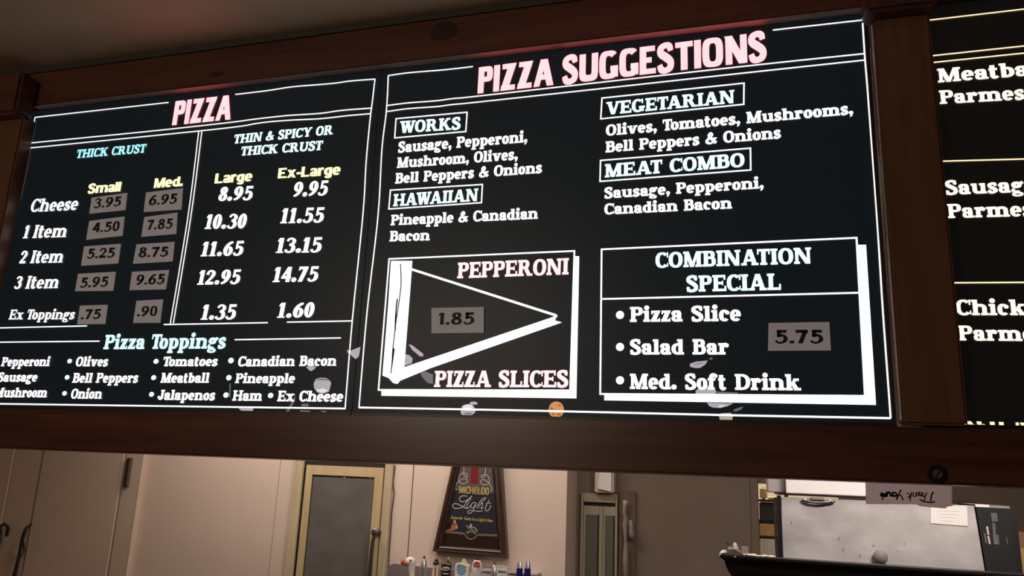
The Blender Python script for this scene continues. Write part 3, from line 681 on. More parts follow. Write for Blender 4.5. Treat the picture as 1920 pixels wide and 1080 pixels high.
# ------------------------------------------------------------------ paper price tabs stuck on the boards
def tab(txt, q, L, Rr, cap, label):
    Y0, Y1 = -.0022, -.0036
    P_ = [at(p[0], p[1], Y1) for p in q]
    bm = new(); v0 = [bm.verts.new(p) for p in P_]; v1 = [bm.verts.new(Vector((p.x, Y0, p.z))) for p in P_]
    bm.faces.new(v0); bm.faces.new(v1[::-1])
    for i in range(4): bm.faces.new((v0[i], v1[i], v1[(i+1) % 4], v0[(i+1) % 4]))
    o = tag(obj('price_tab', bm, 'tab'), label, 'price tab', 'grey paper price tabs on the boards')
    text('numerals', txt, 'sans', L, Rr, cap, 'ink', o, Y1-.0004)
for a in (
 ('3.95', ((171.7, 370.5), (238.5, 361.5), (234.7, 393.7), (167.2, 400.5)), (175, 390.7), (225.7, 386), 18, 'grey paper tab reading 3.95 in the Small column beside Cheese'),
 ('6.95', ((273.7, 361), (342.7, 352.5), (340, 392.6), (269.2, 397.5)), (278.2, 385), (330.7, 381.2), 18.5, 'grey paper tab reading 6.95 in the Med. column of Cheese'),
 ('4.50', ((167.2, 414.3), (233.2, 405.8), (229.5, 442), (161.3, 449.5)), (171.7, 436.4), (222.7, 432.8), 18.4, 'grey paper tab reading 4.50 in the Small column beside 1 Item'),
 ('7.85', ((270.5, 407), (332.5, 398.5), (330, 438.6), (264.7, 443.9)), (274.9, 431), (322.5, 428), 18.6, 'grey paper tab reading 7.85 in the Med. column of 1 Item'),
 ('5.25', ((157.5, 461.9), (226.5, 457), (221.3, 493.8), (151.9, 498.3)), (162.4, 485), (213.8, 482.7), 18.6, 'grey paper tab reading 5.25 in the Small column beside 2 Item'),
 ('8.75', ((255.8, 458), (327, 453.3), (323.3, 490), (249, 494.5)), (258.8, 482.5), (314.3, 480.8), 18.6, 'grey paper tab reading 8.75 in the Med. column of 2 Item'),
 ('5.95', ((146.3, 513.3), (216.8, 509.5), (211.9, 545), (140.6, 545.9)), (149.3, 539.5), (201.4, 537.2), 19, 'grey paper tab reading 5.95 in the Small column beside 3 Item'),
 ('9.65', ((247.5, 509.5), (316.9, 506), (310.5, 542.5), (242.6, 544)), (254.3, 534.3), (307.5, 532.3), 19, 'grey paper tab reading 9.65 in the Med. column of 3 Item'),
 ('.75', ((150, 573), (201.8, 571.4), (196.9, 607.4), (144.4, 608)), (151.3, 598.8), (187.5, 597.8), 18.7, 'grey paper tab reading .75 right beside Ex Toppings'),
 ('.90', ((255.8, 563.9), (305.6, 561.3), (300, 605), (249.4, 605.5)), (256.5, 593), (293.6, 592.4), 18.7, 'grey paper tab reading .90 in the Med. column of Ex Toppings'),
 ('1.85', ((808.9, 577.4), (907, 575.5), (907, 623.9), (808.9, 625)), (821, 608.9), (888.9, 608), 22.5, 'grey paper tab reading 1.85 inside the drawn pizza slice'),
 ('5.75', ((1441, 605.5), (1555, 603.6), (1558, 656.9), (1440, 657.6)), (1453, 643.8), (1544, 643.8), 25.5, 'grey paper tab reading 5.75 in the COMBINATION SPECIAL box')):
    tab(*a)

# ------------------------------------------------------------------ thank-you card hung behind the bottom rail
YC = .124
P_ = [at(*p, YC) for p in ((1622, 880), (1785, 880), (1785.5, 949), (1777, 949.5), (1774, 953), (1767, 953), (1745, 951), (1724, 949), (1719, 945.5), (1624, 945))]
bm = new(); prism(bm, [(p.x, p.z) for p in P_], YC, YC+.001)
card = tag(obj('thank_you_card', bm, 'card'), 'pinkish paper card with upside-down handwritten Thank You hanging under the frame', 'card')
bm = new()
def hand(pts, wd=.0016): line(bm, pts, wd, YC-.0004)
# the words run from right to left because the card hangs upside down
hand([(1753, 940.5), (1746, 942), (1735, 941), (1728, 938.5), (1724, 936)], .0022)            # T bar
hand([(1745, 940), (1747, 928), (1750, 922)], .0022)                                           # T stem
hand([(1733, 940), (1735, 930), (1738, 923), (1734, 930), (1730, 931), (1731, 923)])            # h
hand([(1727, 930), (1722, 928), (1724, 923), (1728, 925), (1727, 930), (1721, 922)])            # a
hand([(1720, 931), (1718, 923), (1717, 930), (1712, 930), (1713, 923)])                         # n
hand([(1706, 940), (1709, 923), (1708, 930), (1702, 933), (1707, 929), (1700, 924)])            # k
hand([(1693, 938), (1690, 930), (1684, 929), (1681, 937), (1688, 921), (1691, 919)], .0020)     # Y
hand([(1680, 930), (1675, 930), (1674, 924), (1679, 924), (1681, 929), (1672, 930)], .0026)
hand([(1671, 931), (1668, 924), (1662, 925), (1659, 931), (1655, 926), (1651, 925)], .0034)
hand([(1665, 929), (1655, 928), (1651, 930)], .0045); hand([(1654, 930), (1655, 938)], .0020)
obj('handwriting', bm, 'ink', card, flat=True)

# ------------------------------------------------------------------ left: reach-in cooler with two doors
YF = YB-.03
def wx(px_, py_, Y=YB): return at(px_, py_, Y).x
xa, xb, xc, xd = wx(38.5, 840, YF), wx(84, 850, YF), wx(228, 930, YF), wx(271, 858, YF)
cl = thing('reach_in_cooler', 'beige double-door cooler with dark latch handles at the left of the back wall', 'cooler', ((xa+xd)/2-.1, YB-.05, 0))
B('body', (-5.195, YF+.012, 0), (xd, YB-.001, 2.30), 'cooler', cl)
B('door', (-5.19, YF-.012, .12), (xa-.03, YF+.011, 2.2), 'cooler', cl, .006)
B('door_stile', (xa-.028, YF-.006, .12), (xb-.008, YF+.011, 2.2), 'cooler', cl, .003)
dr = B('door', (xb, YF-.012, .12), (xc-.012, YF+.011, 2.2), 'cooler', cl, .006)
B('door_gap_strip', (xb-.007, YF+.004, .12), (xb-.001, YF+.0115, 2.2), 'black', dr)  # dark strips set in the gaps along both door edges
B('door_gap_strip', (xc-.011, YF+.004, .12), (xc-.003, YF+.0115, 2.2), 'seam', dr)
B('side_stile', (xc-.002, YF-.010, .12), (xd-.004, YF+.011, 2.25), 'cooler', cl, .003)
B('edge_bead', (xd-.002, YF-.012, .0), (xd+.001, YF+.011, 2.3), 'cooler', cl, .001)
# hinge
h0, h1 = at(236, 911, YF-.02), at(244, 858, YF-.02)
bm = new(); box(bm, (h0.x-.020, YF-.028, h0.z), (h0.x+.020, YF-.0125, h1.z+.0), .004)
hg = obj('hinge', bm, 'bronze', cl)
B('hinge_pin', (h0.x-.006, YF-.036, h0.z-.01), (h0.x+.006, YF-.0285, h1.z-.004), 'handle_dark', hg, .002)
# latches
bm = new(); pts = [at(59, 983, YF-.02), at(49, 990, YF-.05), at(41.5, 1012, YF-.055), at(38, 1030, YF-.05), at(34, 1050, YF-.05), at(27.5, 1077, YF-.055), at(20, 1110, YF-.05)]
tube(bm, pts, [.007, .010, .011, .009, .010, .012, .009]); lt = obj('latch_handle', bm, 'handle_dark', cl, True)
bm = new(); pts = [at(44, 1016, YF-.04), at(45, 1034, YF-.03), at(39, 1046, YF-.05)]; tube(bm, pts, .006); obj('latch_strike', bm, 'handle_dark', lt, True)
bm = new(); pts = [at(-6, 1000, YF-.03), at(0, 987, YF-.05), at(8, 982, YF-.05), at(15, 989, YF-.04), at(12, 1005, YF-.03)]
tube(bm, pts, .010); obj('latch_handle', bm, 'handle_dark', cl, True)
bm = new(); box(bm, (at(0, 990, YF).x-.05, YF-.035, at(0, 1035, YF).z), (at(10, 990, YF).x, YF-.0125, at(0, 990, YF).z), .008); obj('latch_plate', bm, 'steel_dark', cl)

# ------------------------------------------------------------------ narrow cooler door in the back wall
YD = YB-.012
c0, c1 = wx(557, 866), wx(572.5, 866); c2, c3 = wx(725.5, 872), wx(739.5, 873.5)
f0, f1, f2, f3 = wx(578.8, 874), wx(589.3, 890), wx(706, 895), wx(722.7, 878)
zt = at(650, 874.5, YB).z; zi = at(650, 892.5, YB).z
d1 = bpy.data.objects.new('door_1', None); sc.collection.objects.link(d1); d1.location = ((c0+c3)/2, YB, 0); d1['_w'] = tuple(d1.location); d1['kind'] = 'structure'
d1['label'] = 'narrow cream-framed door with grey panel between cooler and hanging sign'
ZC = 1.75
for a, b in ((c0, c1), (c2, c3)):
    bm = new(); box(bm, (a, YB-.022, 0), (b, YB-.0005, ZC), .003)
    for k in range(1, 4):
        xx = a+(b-a)*k/4; box(bm, (xx-.0025, YB-.026, 0), (xx+.0025, YB-.0215, ZC), .001)
    obj('casing', bm, 'casing', d1)
B('gap_shade', (c1+.0005, YB-.004, 0), (c2-.0005, YB-.0005, ZC), 'black', d1)  # black sheet puts in the shade of the gap around the frame
bm = new()
for q in (((f0, zt), (f1, zi), (f1, .05), (f0, .05)), ((f2, zi), (f3, zt), (f3, .05), (f2, .05)), ((f0, zt), (f3, zt), (f2, zi), (f1, zi))):
    prism(bm, q, YB-.022, YB-.005)
obj('door_frame', bm, 'door_frame', d1)
bm = new()
for q in (((f1-.004, zi+.004), (f1+.004, zi-.004), (f1+.004, .05), (f1-.004, .05)), ((f2-.004, zi-.004), (f2+.004, zi+.004), (f2+.004, .05), (f2-.004, .05)), ((f1-.004, zi+.004), (f2+.004, zi+.004), (f2-.004, zi-.004), (f1+.004, zi-.004))):
    prism(bm, q, YB-.016, YB-.005)
obj('inner_bead', bm, 'black', d1)
B('door_panel', (f1, YB-.014, .05), (f2, YB-.005, zi), 'grey_panel', d1)
for px_ in (645.5, 693.5, 700.5):
    bm = new(); p = at(px_, 895, YB-.015); ball(bm, p+Vector((0, 0, -.004)), .005, 1, .6, 1); obj('stud', bm, 'chrome', d1, True)
bm = new(); k0 = at(704.5, 998, YB-.05)
yl(bm, k0, [(.018, YB-.021), (.018, YB-.03), (.010, YB-.034), (.010, YB-.055), (.019, YB-.058), (.019, YB-.068), (.014, YB-.072), (.0001, YB-.072)])
hd = obj('handle', bm, 'steel_dark', d1, True)
bm = new(); tube(bm, [at(704, 1000, YB-.06), at(699.5, 1014, YB-.06), at(696, 1045, YB-.05), at(692, 1085, YB-.05), at(690, 1105, YB-.04)], [.012, .011, .012, .013, .01])
obj('lever', bm, 'steel_dark', hd, True)
bm = new(); tube(bm, [at(740.5, 873, YB-.004), at(737, 905, YB-.004), at(739, 925, YB-.004), at(734.5, 960, YB-.004), at(733, 990, YB-.004), at(730, 1030, YB-.004), at(727, 1090, YB-.004)], .0032)
obj('cracked_caulk', bm, 'seam', d1)

# ------------------------------------------------------------------ framed beer sign, hanging slightly tilted
YS = YB-.05
sg = thing('framed_beer_sign', 'tapered dark wood framed beer sign with red ribbon and gold lettering, above the taps', 'sign', (at(880, 1040, YB).x, YB-.03, at(880, 1040, YB).z))
def S(x, y): return at(x, y, YS)
O = [(846.2, 874), (810, 1034), (949.8, 1047.7), (939, 879)]           # outer corners at the height where the rail cuts it
I = [(860.5, 874), (826.7, 1023.5), (934.5, 1031), (923, 879)]
def ext(a, b, k): return (a[0]+(a[0]-b[0])*k, a[1]+(a[1]-b[1])*k)
O[0], I[0] = ext(O[0], O[1], .62), ext(I[0], I[1], .56); O[3], I[3] = ext(O[3], O[2], .58), ext(I[3], I[2], .56)
Ow, Iw = [S(*p) for p in O], [S(*p) for p in I]
def bar(bm, o0, o1, i1, i0):
    """mitred moulding with a raised middle ridge"""
    prof = [(0, .045), (0, .006), (.18, 0), (.42, .002), (.5, .010), (.68, .006), (.86, .010), (1, .022), (1, .045)]
    ra = [bm.verts.new(Vector((o0.x+(i0.x-o0.x)*u, YS+dy, o0.z+(i0.z-o0.z)*u))) for u, dy in prof]
    rb = [bm.verts.new(Vector((o1.x+(i1.x-o1.x)*u, YS+dy, o1.z+(i1.z-o1.z)*u))) for u, dy in prof]
    n = len(prof)
    for k in range(n): bm.faces.new((ra[k], ra[(k+1) % n], rb[(k+1) % n], rb[k]))
    bm.faces.new(ra); bm.faces.new(rb[::-1])
for i in range(4):
    bm = new(); j = (i+1) % 4; bar(bm, Ow[i], Ow[j], Iw[j], Iw[i]); obj('frame_moulding', bm, 'sign_wood', sg)
YP = YS+.022
def edge(side, y):
    a, b = (I[0], I[1]) if side == 'l' else (I[3], I[2])
    u = (y-a[1])/(b[1]-a[1]); return a[0]+(b[0]-a[0])*u
bm = new(); shape(bm, [I[0], I[3], (edge('r', 925), 925), (edge('l', 920), 920)], YP+.0012); obj('upper_ground', bm, 'sign_taupe', sg, flat=True)
bm = new(); pts = [at(p[0], p[1], YP+.002) for p in I]; prism(bm, [(p.x, p.z) for p in pts], YP+.0015, YP+.018); obj('face_panel', bm, 'sign_navy', sg)
bm = new(); shape(bm, [(edge('l', 1001), 1001), (edge('r', 1008), 1008), I[2], I[1]], YP+.0010); obj('lower_ground', bm, 'sign_brown', sg, flat=True)
bm = new()
line(bm, [(edge('l', 996.5), 996.5), (870.5, 1000.5)], .0105, YP+.0005, False); line(bm, [(895, 1002.5), (edge('r', 1003.8), 1004)], .0105, YP+.0005, False)
line(bm, [(870.5, 1000.5), (874, 1006), (879, 1010), (884, 1010.6), (890, 1008.5), (895, 1002.5)], .0075, YP+.0005)
obj('bronze_band', bm, 'sign_bronze', sg, flat=True)
bm = new(); shape(bm, [(884, 872), (897, 872), (895.5, 906.5), (882, 905.5)], YP+.0006)
shape(bm, [(886, 845), (897.5, 845), (897, 872), (884, 872)], YP+.0006); obj('ribbon', bm, 'sign_red', sg, flat=True)
bm = new(); YL = YP-.0002
line(bm, [(871, 866), (869.5, 888), (872, 893), (875.5, 895), (876.5, 891), (873, 888), (866, 887.5), (861, 893), (860.5, 901), (864.5, 906), (870, 907), (876, 903.5), (875, 899), (870, 897.5), (864, 899.5), (857, 906), (854, 914), (856.5, 918)], .0032, YL)
obj('scroll_line', bm, 'sign_silver', sg, flat=True); bm = new()
line(bm, [(910, 866), (909.8, 889), (906, 895), (902.5, 895.5), (903, 892), (908, 890), (914, 892), (917.5, 898), (917, 905), (912, 909), (905, 908.5), (901, 904), (903, 900), (909, 900), (915, 904), (920, 911), (922.5, 917), (920, 921)], .0032, YL)
obj('scroll_line', bm, 'sign_silver', sg, flat=True)
text('brand_lettering', 'MICHELOB', 'brand', (860, 925), (916.5, 928.2), 14.2, 'sign_gold', sg, YL)
bm = new()
def scr(pts, wd=.0036): line(bm, pts, wd, YL-.0003)
scr([(876, 931), (871, 929.5), (864, 931), (861.5, 936), (865, 940.5), (873, 939.5), (881, 933.5), (884.5, 930), (883, 932.5), (876, 940), (869, 950), (861, 953), (852, 953), (848.5, 948), (852, 944.5), (858, 945), (866, 949), (875, 954)], .0040)
scr([(880, 940), (876, 948), (875.5, 953), (879, 952), (884, 945)], .0034); scr([(882, 936), (883.5, 937.5)], .004)
scr([(893, 943), (887, 942.5), (883, 948), (884, 952.5), (888, 951), (893, 943), (889, 953), (885, 960), (880, 963), (877, 960), (881, 957), (890, 958), (899, 959), (905, 957.5)], .0034)
scr([(893, 952), (902, 938), (909, 933), (910, 935.5), (903, 942), (896, 954), (900, 946), (905, 943.5), (904, 948), (902, 954), (906, 951)], .0034)
scr([(917, 937.5), (911, 950), (910, 956), (914, 958), (919, 952), (919.5, 947)], .0036); scr([(911, 944.5), (921, 943)], .0030)
obj('script_lettering', bm, 'sign_silver', sg, flat=True)
text('tagline_lettering', 'Superior Taste in a Light Beer', 'times', (844.5, 972.5), (924, 979.2), 5.6, 'sign_gold', sg, YL, slant=.35)
# eagle emblem with letter A
bm = new()
shape(bm, [(883, 981.5), (885, 984), (884.5, 988), (882.5, 990.5), (880.5, 988), (881, 984.5)], YL)
line(bm, [(873, 985.2), (876.5, 986.5), (880.5, 990)], .0030, YL); line(bm, [(876, 989), (880, 991.5)], .0022, YL)
line(bm, [(885.5, 988.5), (890, 989.5), (893.5, 993), (894.8, 997)], .0038, YL)
line(bm, [(885.5, 990), (881, 995.5), (877, 1000), (874.5, 998)], .0026, YL); line(bm, [(884.5, 991), (887, 996), (891, 1001.5)], .0030, YL); line(bm, [(879.5, 997), (888.5, 998)], .0020, YL)
line(bm, [(889, 992.5), (891.5, 997), (893, 1000)], .0018, YL); line(bm, [(875, 994), (878, 996), (876, 997)], .0018, YL)
obj('eagle_emblem', bm, 'sign_cream', sg, flat=True)
# printed profile of a face behind the tagline
bm = new(); shape(bm, [(edge('l', 985)+1, 985), (848, 976.5), (853.5, 975), (856, 980), (857, 984), (858, 988), (858.5, 990.5), (856.5, 991.5), (855, 993.5), (847, 995), (edge('l', 994.5)+1, 994.3)], YP+.0004); fc = obj('printed_face', bm, 'sign_skin', sg, flat=True)
bm = new(); shape(bm, [(850, 976), (853.5, 975), (855, 980), (852, 980)], YP+.0001); shape(bm, [(855.5, 984), (858.5, 990.5), (856, 991.5), (853.5, 990)], YP+.0001); obj('face_highlight', bm, 'sign_skin_light', fc, flat=True)
bm = new(); shape(bm, [(849, 984), (853, 983), (852, 985.5)], YP+.0001); shape(bm, [(853, 992.5), (856, 992.3), (855, 994)], YP+.0001); obj('face_shade_mark', bm, 'sign_brown', fc, flat=True)
bm = new(); shape(bm, [(edge('l', 985)+.6, 984), (843, 978), (848, 976), (850.5, 977), (848.5, 982), (846, 986), (845, 991), (edge('l', 995)+.6, 995)], YP+.0002); obj('printed_hair', bm, 'sign_brown', fc, flat=True)

# ------------------------------------------------------------------ beer taps
PXM = lambda n, Y: abs((at(880+n, 1060, Y)-at(880, 1060, Y)).x)     # n photo points as metres at depth Y
p0, p1 = at(730, 1057, YB), at(868, 1062, YB)
bm = new(); r = .035; z1 = p0.z+.004; q = [(p1.x, .72), (p1.x, z1-.012)]
q += [(p0.x+r-r*math.cos(a), z1-r+r*math.sin(a)) for a in [math.pi/2-i*math.pi/12 for i in range(7)]] + [(p0.x, .72)]
prism(bm, q, YB-.012, YB-.0005)
tp = tag(obj('tap_backsplash', bm, 'tap_panel'), 'grey rounded metal panel on the back wall behind the beak-shaped tap', 'panel')
p2, p3 = at(905, 1067, YB-.06), at(1008, 1073, YB-.06)
tb = thing('tap_cabinet', 'pale grey metal cabinet behind the right-hand beer taps', 'cabinet', ((p2.x+p3.x)/2, YB-.06, .70))
B('body', (p2.x, YB-.075, .70), (p3.x, YB-.001, p2.z-.012), 'pale_metal', tb, .004)
B('lid', (p2.x-.004, YB-.079, p2.z-.0115), (p3.x+.004, YB-.001, p2.z), 'pale_metal', tb, .003)
YT = YB-.14
def faucet(t, x, z, wall_y):
    """shank and spout the handle is screwed onto"""
    bm = new(); lathe(bm, (x, YT, z-.05), [(.009, 0), (.013, .012), (.013, .035), (.008, .05)], 12); obj('collar', bm, 'chrome', t, True)
    bm = new(); tube(bm, [(x, wall_y, z-.065), (x, YT, z-.06), (x, YT-.02, z-.075), (x, YT-.03, z-.14)], [.014, .014, .012, .009], 10); obj('faucet', bm, 'chrome', t, True)
ZH = at(880, 1110, YT).z
def tap(label, px_): 
    x = at(px_, 1075, YT).x
    t = thing('beer_tap', label, 'beer tap', (x, YT, ZH-.2), 'beer taps along the back wall')
    faucet(t, x, ZH, YB-.0125 if x < p1.x else YB-.001 if x < p2.x-.02 else YB-.0755); return t, x
def L3(x, y, Y=None): return at(x, y, Y or YT)
# goose-head tap
t, x = tap('goose-head beer tap with open orange beak, leftmost of the taps', 772)
a = L3(769, 1053)
bm = new(); ball(bm, a, .028, 1.0, .85, .85); tube(bm, [a+Vector((.008, 0, -.005)), a+Vector((.010, 0, -.035)), L3(772.5, 1075), L3(772, 1095), Vector((x, YT, ZH))], [.022, .017, .014, .018, .015], 14)
obj('goose_head', bm, 'goose_white', t, True)
bm = new(); lathe(bm, L3(761, 1054.5)-Vector((0, 0, .0)), [(.001, -.018), (.018, -.012), (.022, 0), (.018, .012), (.001, .018)], 16, 1.25, .8); obj('beak', bm, 'orange', t, True)
bm = new(); ball(bm, L3(756.5, 1054.5)+Vector((0, -.014, .001)), .008, 1.2, .8, .7); obj('mouth', bm, 'beak_red', t, True)
bm = new(); ball(bm, L3(773, 1050)+Vector((0, -.022, 0)), .0048); obj('eye', bm, 'ink', t, True)
# silver taps
def silver(label, px_, top, dx=0):
    t, x = tap(label, px_); zt_ = L3(px_, top).z
    bm = new(); H = zt_-ZH
    lathe(bm, (x, YT, ZH), [(.010, 0), (.013, H*.2), (.0165, H*.55), (.0165, H*.70), (.010, H*.86), (.0065, H*.9)], 18); obj('handle_body', bm, 'chrome', t, True)
    bm = new(); lathe(bm, (x, YT, ZH+H*.9), [(.0055, 0), (.0065, H*.04), (.0058, H*.1)], 14); obj('finial', bm, 'bronze', t, True); return t
silver('polished silver bullet-shaped beer tap beside the goose-head tap', 793.5, 1042)
# cream tap
t, x = tap('cream tapered beer tap with dark brown ball top and rust stripe', 816); zt_ = L3(818, 1058).z; H = zt_-ZH; zt2 = L3(818, 1047).z
bm = new(); box(bm, (x-.018, YT-.012, ZH), (x+.018, YT+.012, zt_), .004)
for v in bm.verts:
    if v.co.z > ZH+H*.5: v.co.x = x+.0035+(v.co.x-x)*.78
obj('handle_body', bm, 'cream_plastic', t)
B('stripe', (x+.001, YT-.0135, ZH+.02), (x+.008, YT-.0122, zt_-.012), 'rust', t)
bm = new(); xk = L3(818, 1050).x; lathe(bm, (xk, YT, zt_), [(.016, 0), (.016, .008), (.008, .016), (.008, .020)], 16); ball(bm, Vector((xk, YT, zt2-.009)), .0095); obj('ball_top', bm, 'knob_dark', t, True)
# black modelo tap
t, x = tap('black beer tap with white lettering and gold leaf finial', 836); zt_ = L3(837, 1056).z
bm = new(); lathe(bm, (x, YT, ZH), [(.020, 0), (.024, .02), (.025, (zt_-ZH)*.7), (.027, (zt_-ZH)*.93), (.024, zt_-ZH)], 20); obj('handle_body', bm, 'tap_black', t, True)
bm = new(); ctr = L3(837, 1068, YT-.0275); shape(bm, blob(835.5, 1066.5, 8, 4, 18, .06), YT-.0275); lb = obj('label_patch', bm, 'white_plastic', t, flat=True)
text('label_lettering', 'Modelo', 'slab', (829, 1068.3), (842, 1069), 4.2, 'ink', lb, YT-.0282)
bm = new(); line(bm, [(829, 1057.6), (836, 1056.6), (845, 1059)], .0035, YT-.0275); line(bm, [(830, 1075), (836, 1076), (841, 1075.5)], .006, YT-.0275); obj('label_stripe', bm, 'print_pink', t, flat=True)
bm = new(); zk = L3(841, 1045).z; lathe(bm, (L3(841, 1050).x, YT, zt_), [(.004, 0), (.011, (zk-zt_)*.5), (.009, (zk-zt_)*.8), (.003, zk-zt_)], 12, 1, .6); obj('finial', bm, 'gold', t, True)
# cream block with blue disc
t, x = tap('cream house-shaped beer tap with round blue emblem', 867); zs = L3(867, 1057).z; zk = L3(870, 1048).z; hw = PXM(12.3, YT)
bm = new(); prism(bm, [(x-hw, ZH+.02), (x+hw*.9, ZH+.02), (x+hw, ZH+.06), (x+hw, zs-.006), (x+hw*.75, zs), (x-hw*.85, zs+.002), (x-hw, zs-.004)], YT-.016, YT+.016)
box(bm, (x-.008, YT-.008, ZH-.002), (x+.008, YT+.008, ZH+.022)); obj('handle_body', bm, 'white_plastic', t)
bm = new(); prism(bm, [(x+.004-.013, zs), (x+.004+.016, zs), (x+.004+.013, zs+.010), (x+.008, zk), (x+.001, zk), (x-.006, zs+.010)], YT-.010, YT+.010); obj('peak', bm, 'cream_plastic', t)
bm = new(); dot(bm, 865, 1068.5, 9.3, YT-.0166, 10.3); ds = obj('emblem_disc', bm, 'blue_disc', t, flat=True)
bm = new(); shape(bm, [(857, 1072.5), (874, 1066), (873.5, 1063), (857, 1069)], YT-.0170); obj('emblem_band', bm, 'white_plastic', ds, flat=True)
bm = new(); line(bm, [(857, 1064), (859, 1060.5), (863, 1058.8)], .0045, YT-.0170); obj('emblem_rim', bm, 'blue_deep', ds, flat=True)
text('emblem_lettering', 'BLUE MOON', 'sans', (858.3, 1071), (874, 1064.8), 3.0, 'ink', ds, YT-.0176)
# white tap with red label
t, x = tap('white flared beer tap with red label, below the framed sign', 894); zt_ = L3(894, 1048).z; H = zt_-ZH
bm = new(); lathe(bm, (x-.001, YT, ZH), [(.010, 0), (.013, H*.15), (.019, H*.4), (.0255, H*.66), (.0265, H*.76), (.021, H*.9), (.014, H*.97)], 22); obj('handle_body', bm, 'white_plastic', t, True)
bm = new(); lathe(bm, (x, YT, zt_-.001), [(.013, -.003), (.012, .004)], 14); obj('top_cap', bm, 'knob_dark', t, True)
bm = new(); shape(bm, [(887.5, 1055), (889, 1055.2), (890.5, 1053.2), (893.5, 1052.5), (896.5, 1053.5), (899.5, 1054.8), (900.6, 1063.2), (896, 1063.6), (890, 1062.5), (886.8, 1062.3)], YT-.0278); lb = obj('label_patch', bm, 'label_red', t, flat=True)
text('label_lettering', 'STELLA', 'sans', (888.6, 1060.3), (898.8, 1061), 3.4, 'print_pink', lb, YT-.0283)
# silver again, white lettered tap, two blue
silver('polished silver beer tap just left of the white lettered tap', 926.5, 1053)
t, x = tap('white shield-shaped beer tap with black lettering beside a silver tap', 942); zt_ = L3(942, 1061.5).z; hw = PXM(9.8, YT)
bm = new(); prism(bm, [(x-hw*.55, ZH), (x+hw*.55, ZH), (x+hw*.86, ZH+.05), (x+hw, zt_-.004), (x, zt_+.001), (x-hw, zt_)], YT-.012, YT+.012); obj('handle_body', bm, 'white_plastic', t)
text('label_lettering', 'Modelo', 'slab', (933.6, 1074), (949.2, 1075), 5.2, 'ink', t, YT-.0126)
bm = new(); line(bm, [(933.3, 1063.6), (941, 1062.6), (951, 1064)], .0022, YT-.0126); line(bm, [(936, 1077), (941, 1078), (948, 1077.3)], .002, YT-.0126); obj('label_stripe', bm, 'print_grey', t, flat=True)
def blue(label, px_):
    t, x = tap(label, px_); zt_ = L3(px_, 1052).z; H = zt_-ZH
    bm = new(); lathe(bm, (x, YT, ZH), [(.010, 0), (.0155, H*.2), (.0165, H*.6), (.0150, H*.80)], 18); obj('handle_body', bm, 'navy_plastic', t, True)
    bm = new(); lathe(bm, (x, YT, ZH), [(.0150, H*.80), (.0125, H*.92), (.008, H)], 18); obj('silver_tip', bm, 'chrome', t, True)
    return t
blue('navy blue beer tap with silver tip, second from the right end', 974)
blue('navy blue beer tap with silver tip, at the right end of the taps', 989)

# ------------------------------------------------------------------ recess: cupboard with two doors, box above, board with rags
YQ = YR-.03
e = lambda px_, py_, Y=YQ: at(px_, py_, Y)
x0, x1 = e(1089.5, 960).x, e(1157.5, 960).x; zt = e(1120, 925).z
cb = thing('two_door_cupboard', 'dim tan cupboard with two dark panelled doors right of the wall corner', 'cupboard', ((x0+x1)/2, YR, 0))
B('body', (x0+.004, YQ+.012, 0), (x1-.004, YR-.001, zt-.004), 'black', cb)
zh = e(1120, 942).z
bm = new(); box(bm, (x0, YQ-.004, 0), (x0+.012, YQ+.02, zt), .002); obj('side_trim', bm, 'casing_dim', cb)
bm = new(); box(bm, (x1-.010, YQ-.004, 0), (x1, YQ+.02, zt), .002); obj('side_trim', bm, 'casing_dim', cb)
bm = new(); box(bm, (x0+.0125, YQ-.002, zh), (x1-.0105, YQ+.02, zt), .002); obj('header', bm, 'casing_dim', cb)
xm0, xm1 = e(1123.5, 1000).x, e(1130, 1000).x; zd = e(1120, 949).z; zp = e(1110, 965).z
for a, b, nm in ((x0+.013, xm0, 0), (xm1, x1-.011, 1)):
    bm = new(); box(bm, (a, YQ+.004, .06), (b, YQ+.0115, zd), .001); d_ = obj('door', bm, 'casing_dim', cb)
    B('inset_panel', (a+.012, YQ+.0015, .1), (b-.010, YQ+.0038, zp), 'dim_panel', d_)
    B('panel_edge', (b-.0095, YQ+.0015, .1), (b-.003, YQ+.0039, zp), 'black', d_)
B('centre_post', (xm0+.0005, YQ-.006, .0), (xm1-.0005, YQ+.0115, zd), 'casing_dim', cb, .002)
# white dispenser box
a, b = e(1115, 888, YR-.08), e(1150, 925, YR-.08)
dp = thing('wall_box', 'small off-white box on the wall above the two-door cupboard', 'box', ((a.x+b.x)/2, YR-.04, b.z))
bm = new(); box(bm, (a.x, YR-.075, b.z), (b.x, YR-.001, b.z+.25), .006); obj('housing', bm, 'wall', dp)
bm = new(); prism(bm, [(a.x+.016, b.z+.02), (b.x-.012, b.z+.008), (b.x-.010, b.z+.24), (a.x+.02, b.z+.24), (a.x+.026, b.z+.09)], YR-.088, YR-.0755); obj('cover', bm, 'paper', dp)
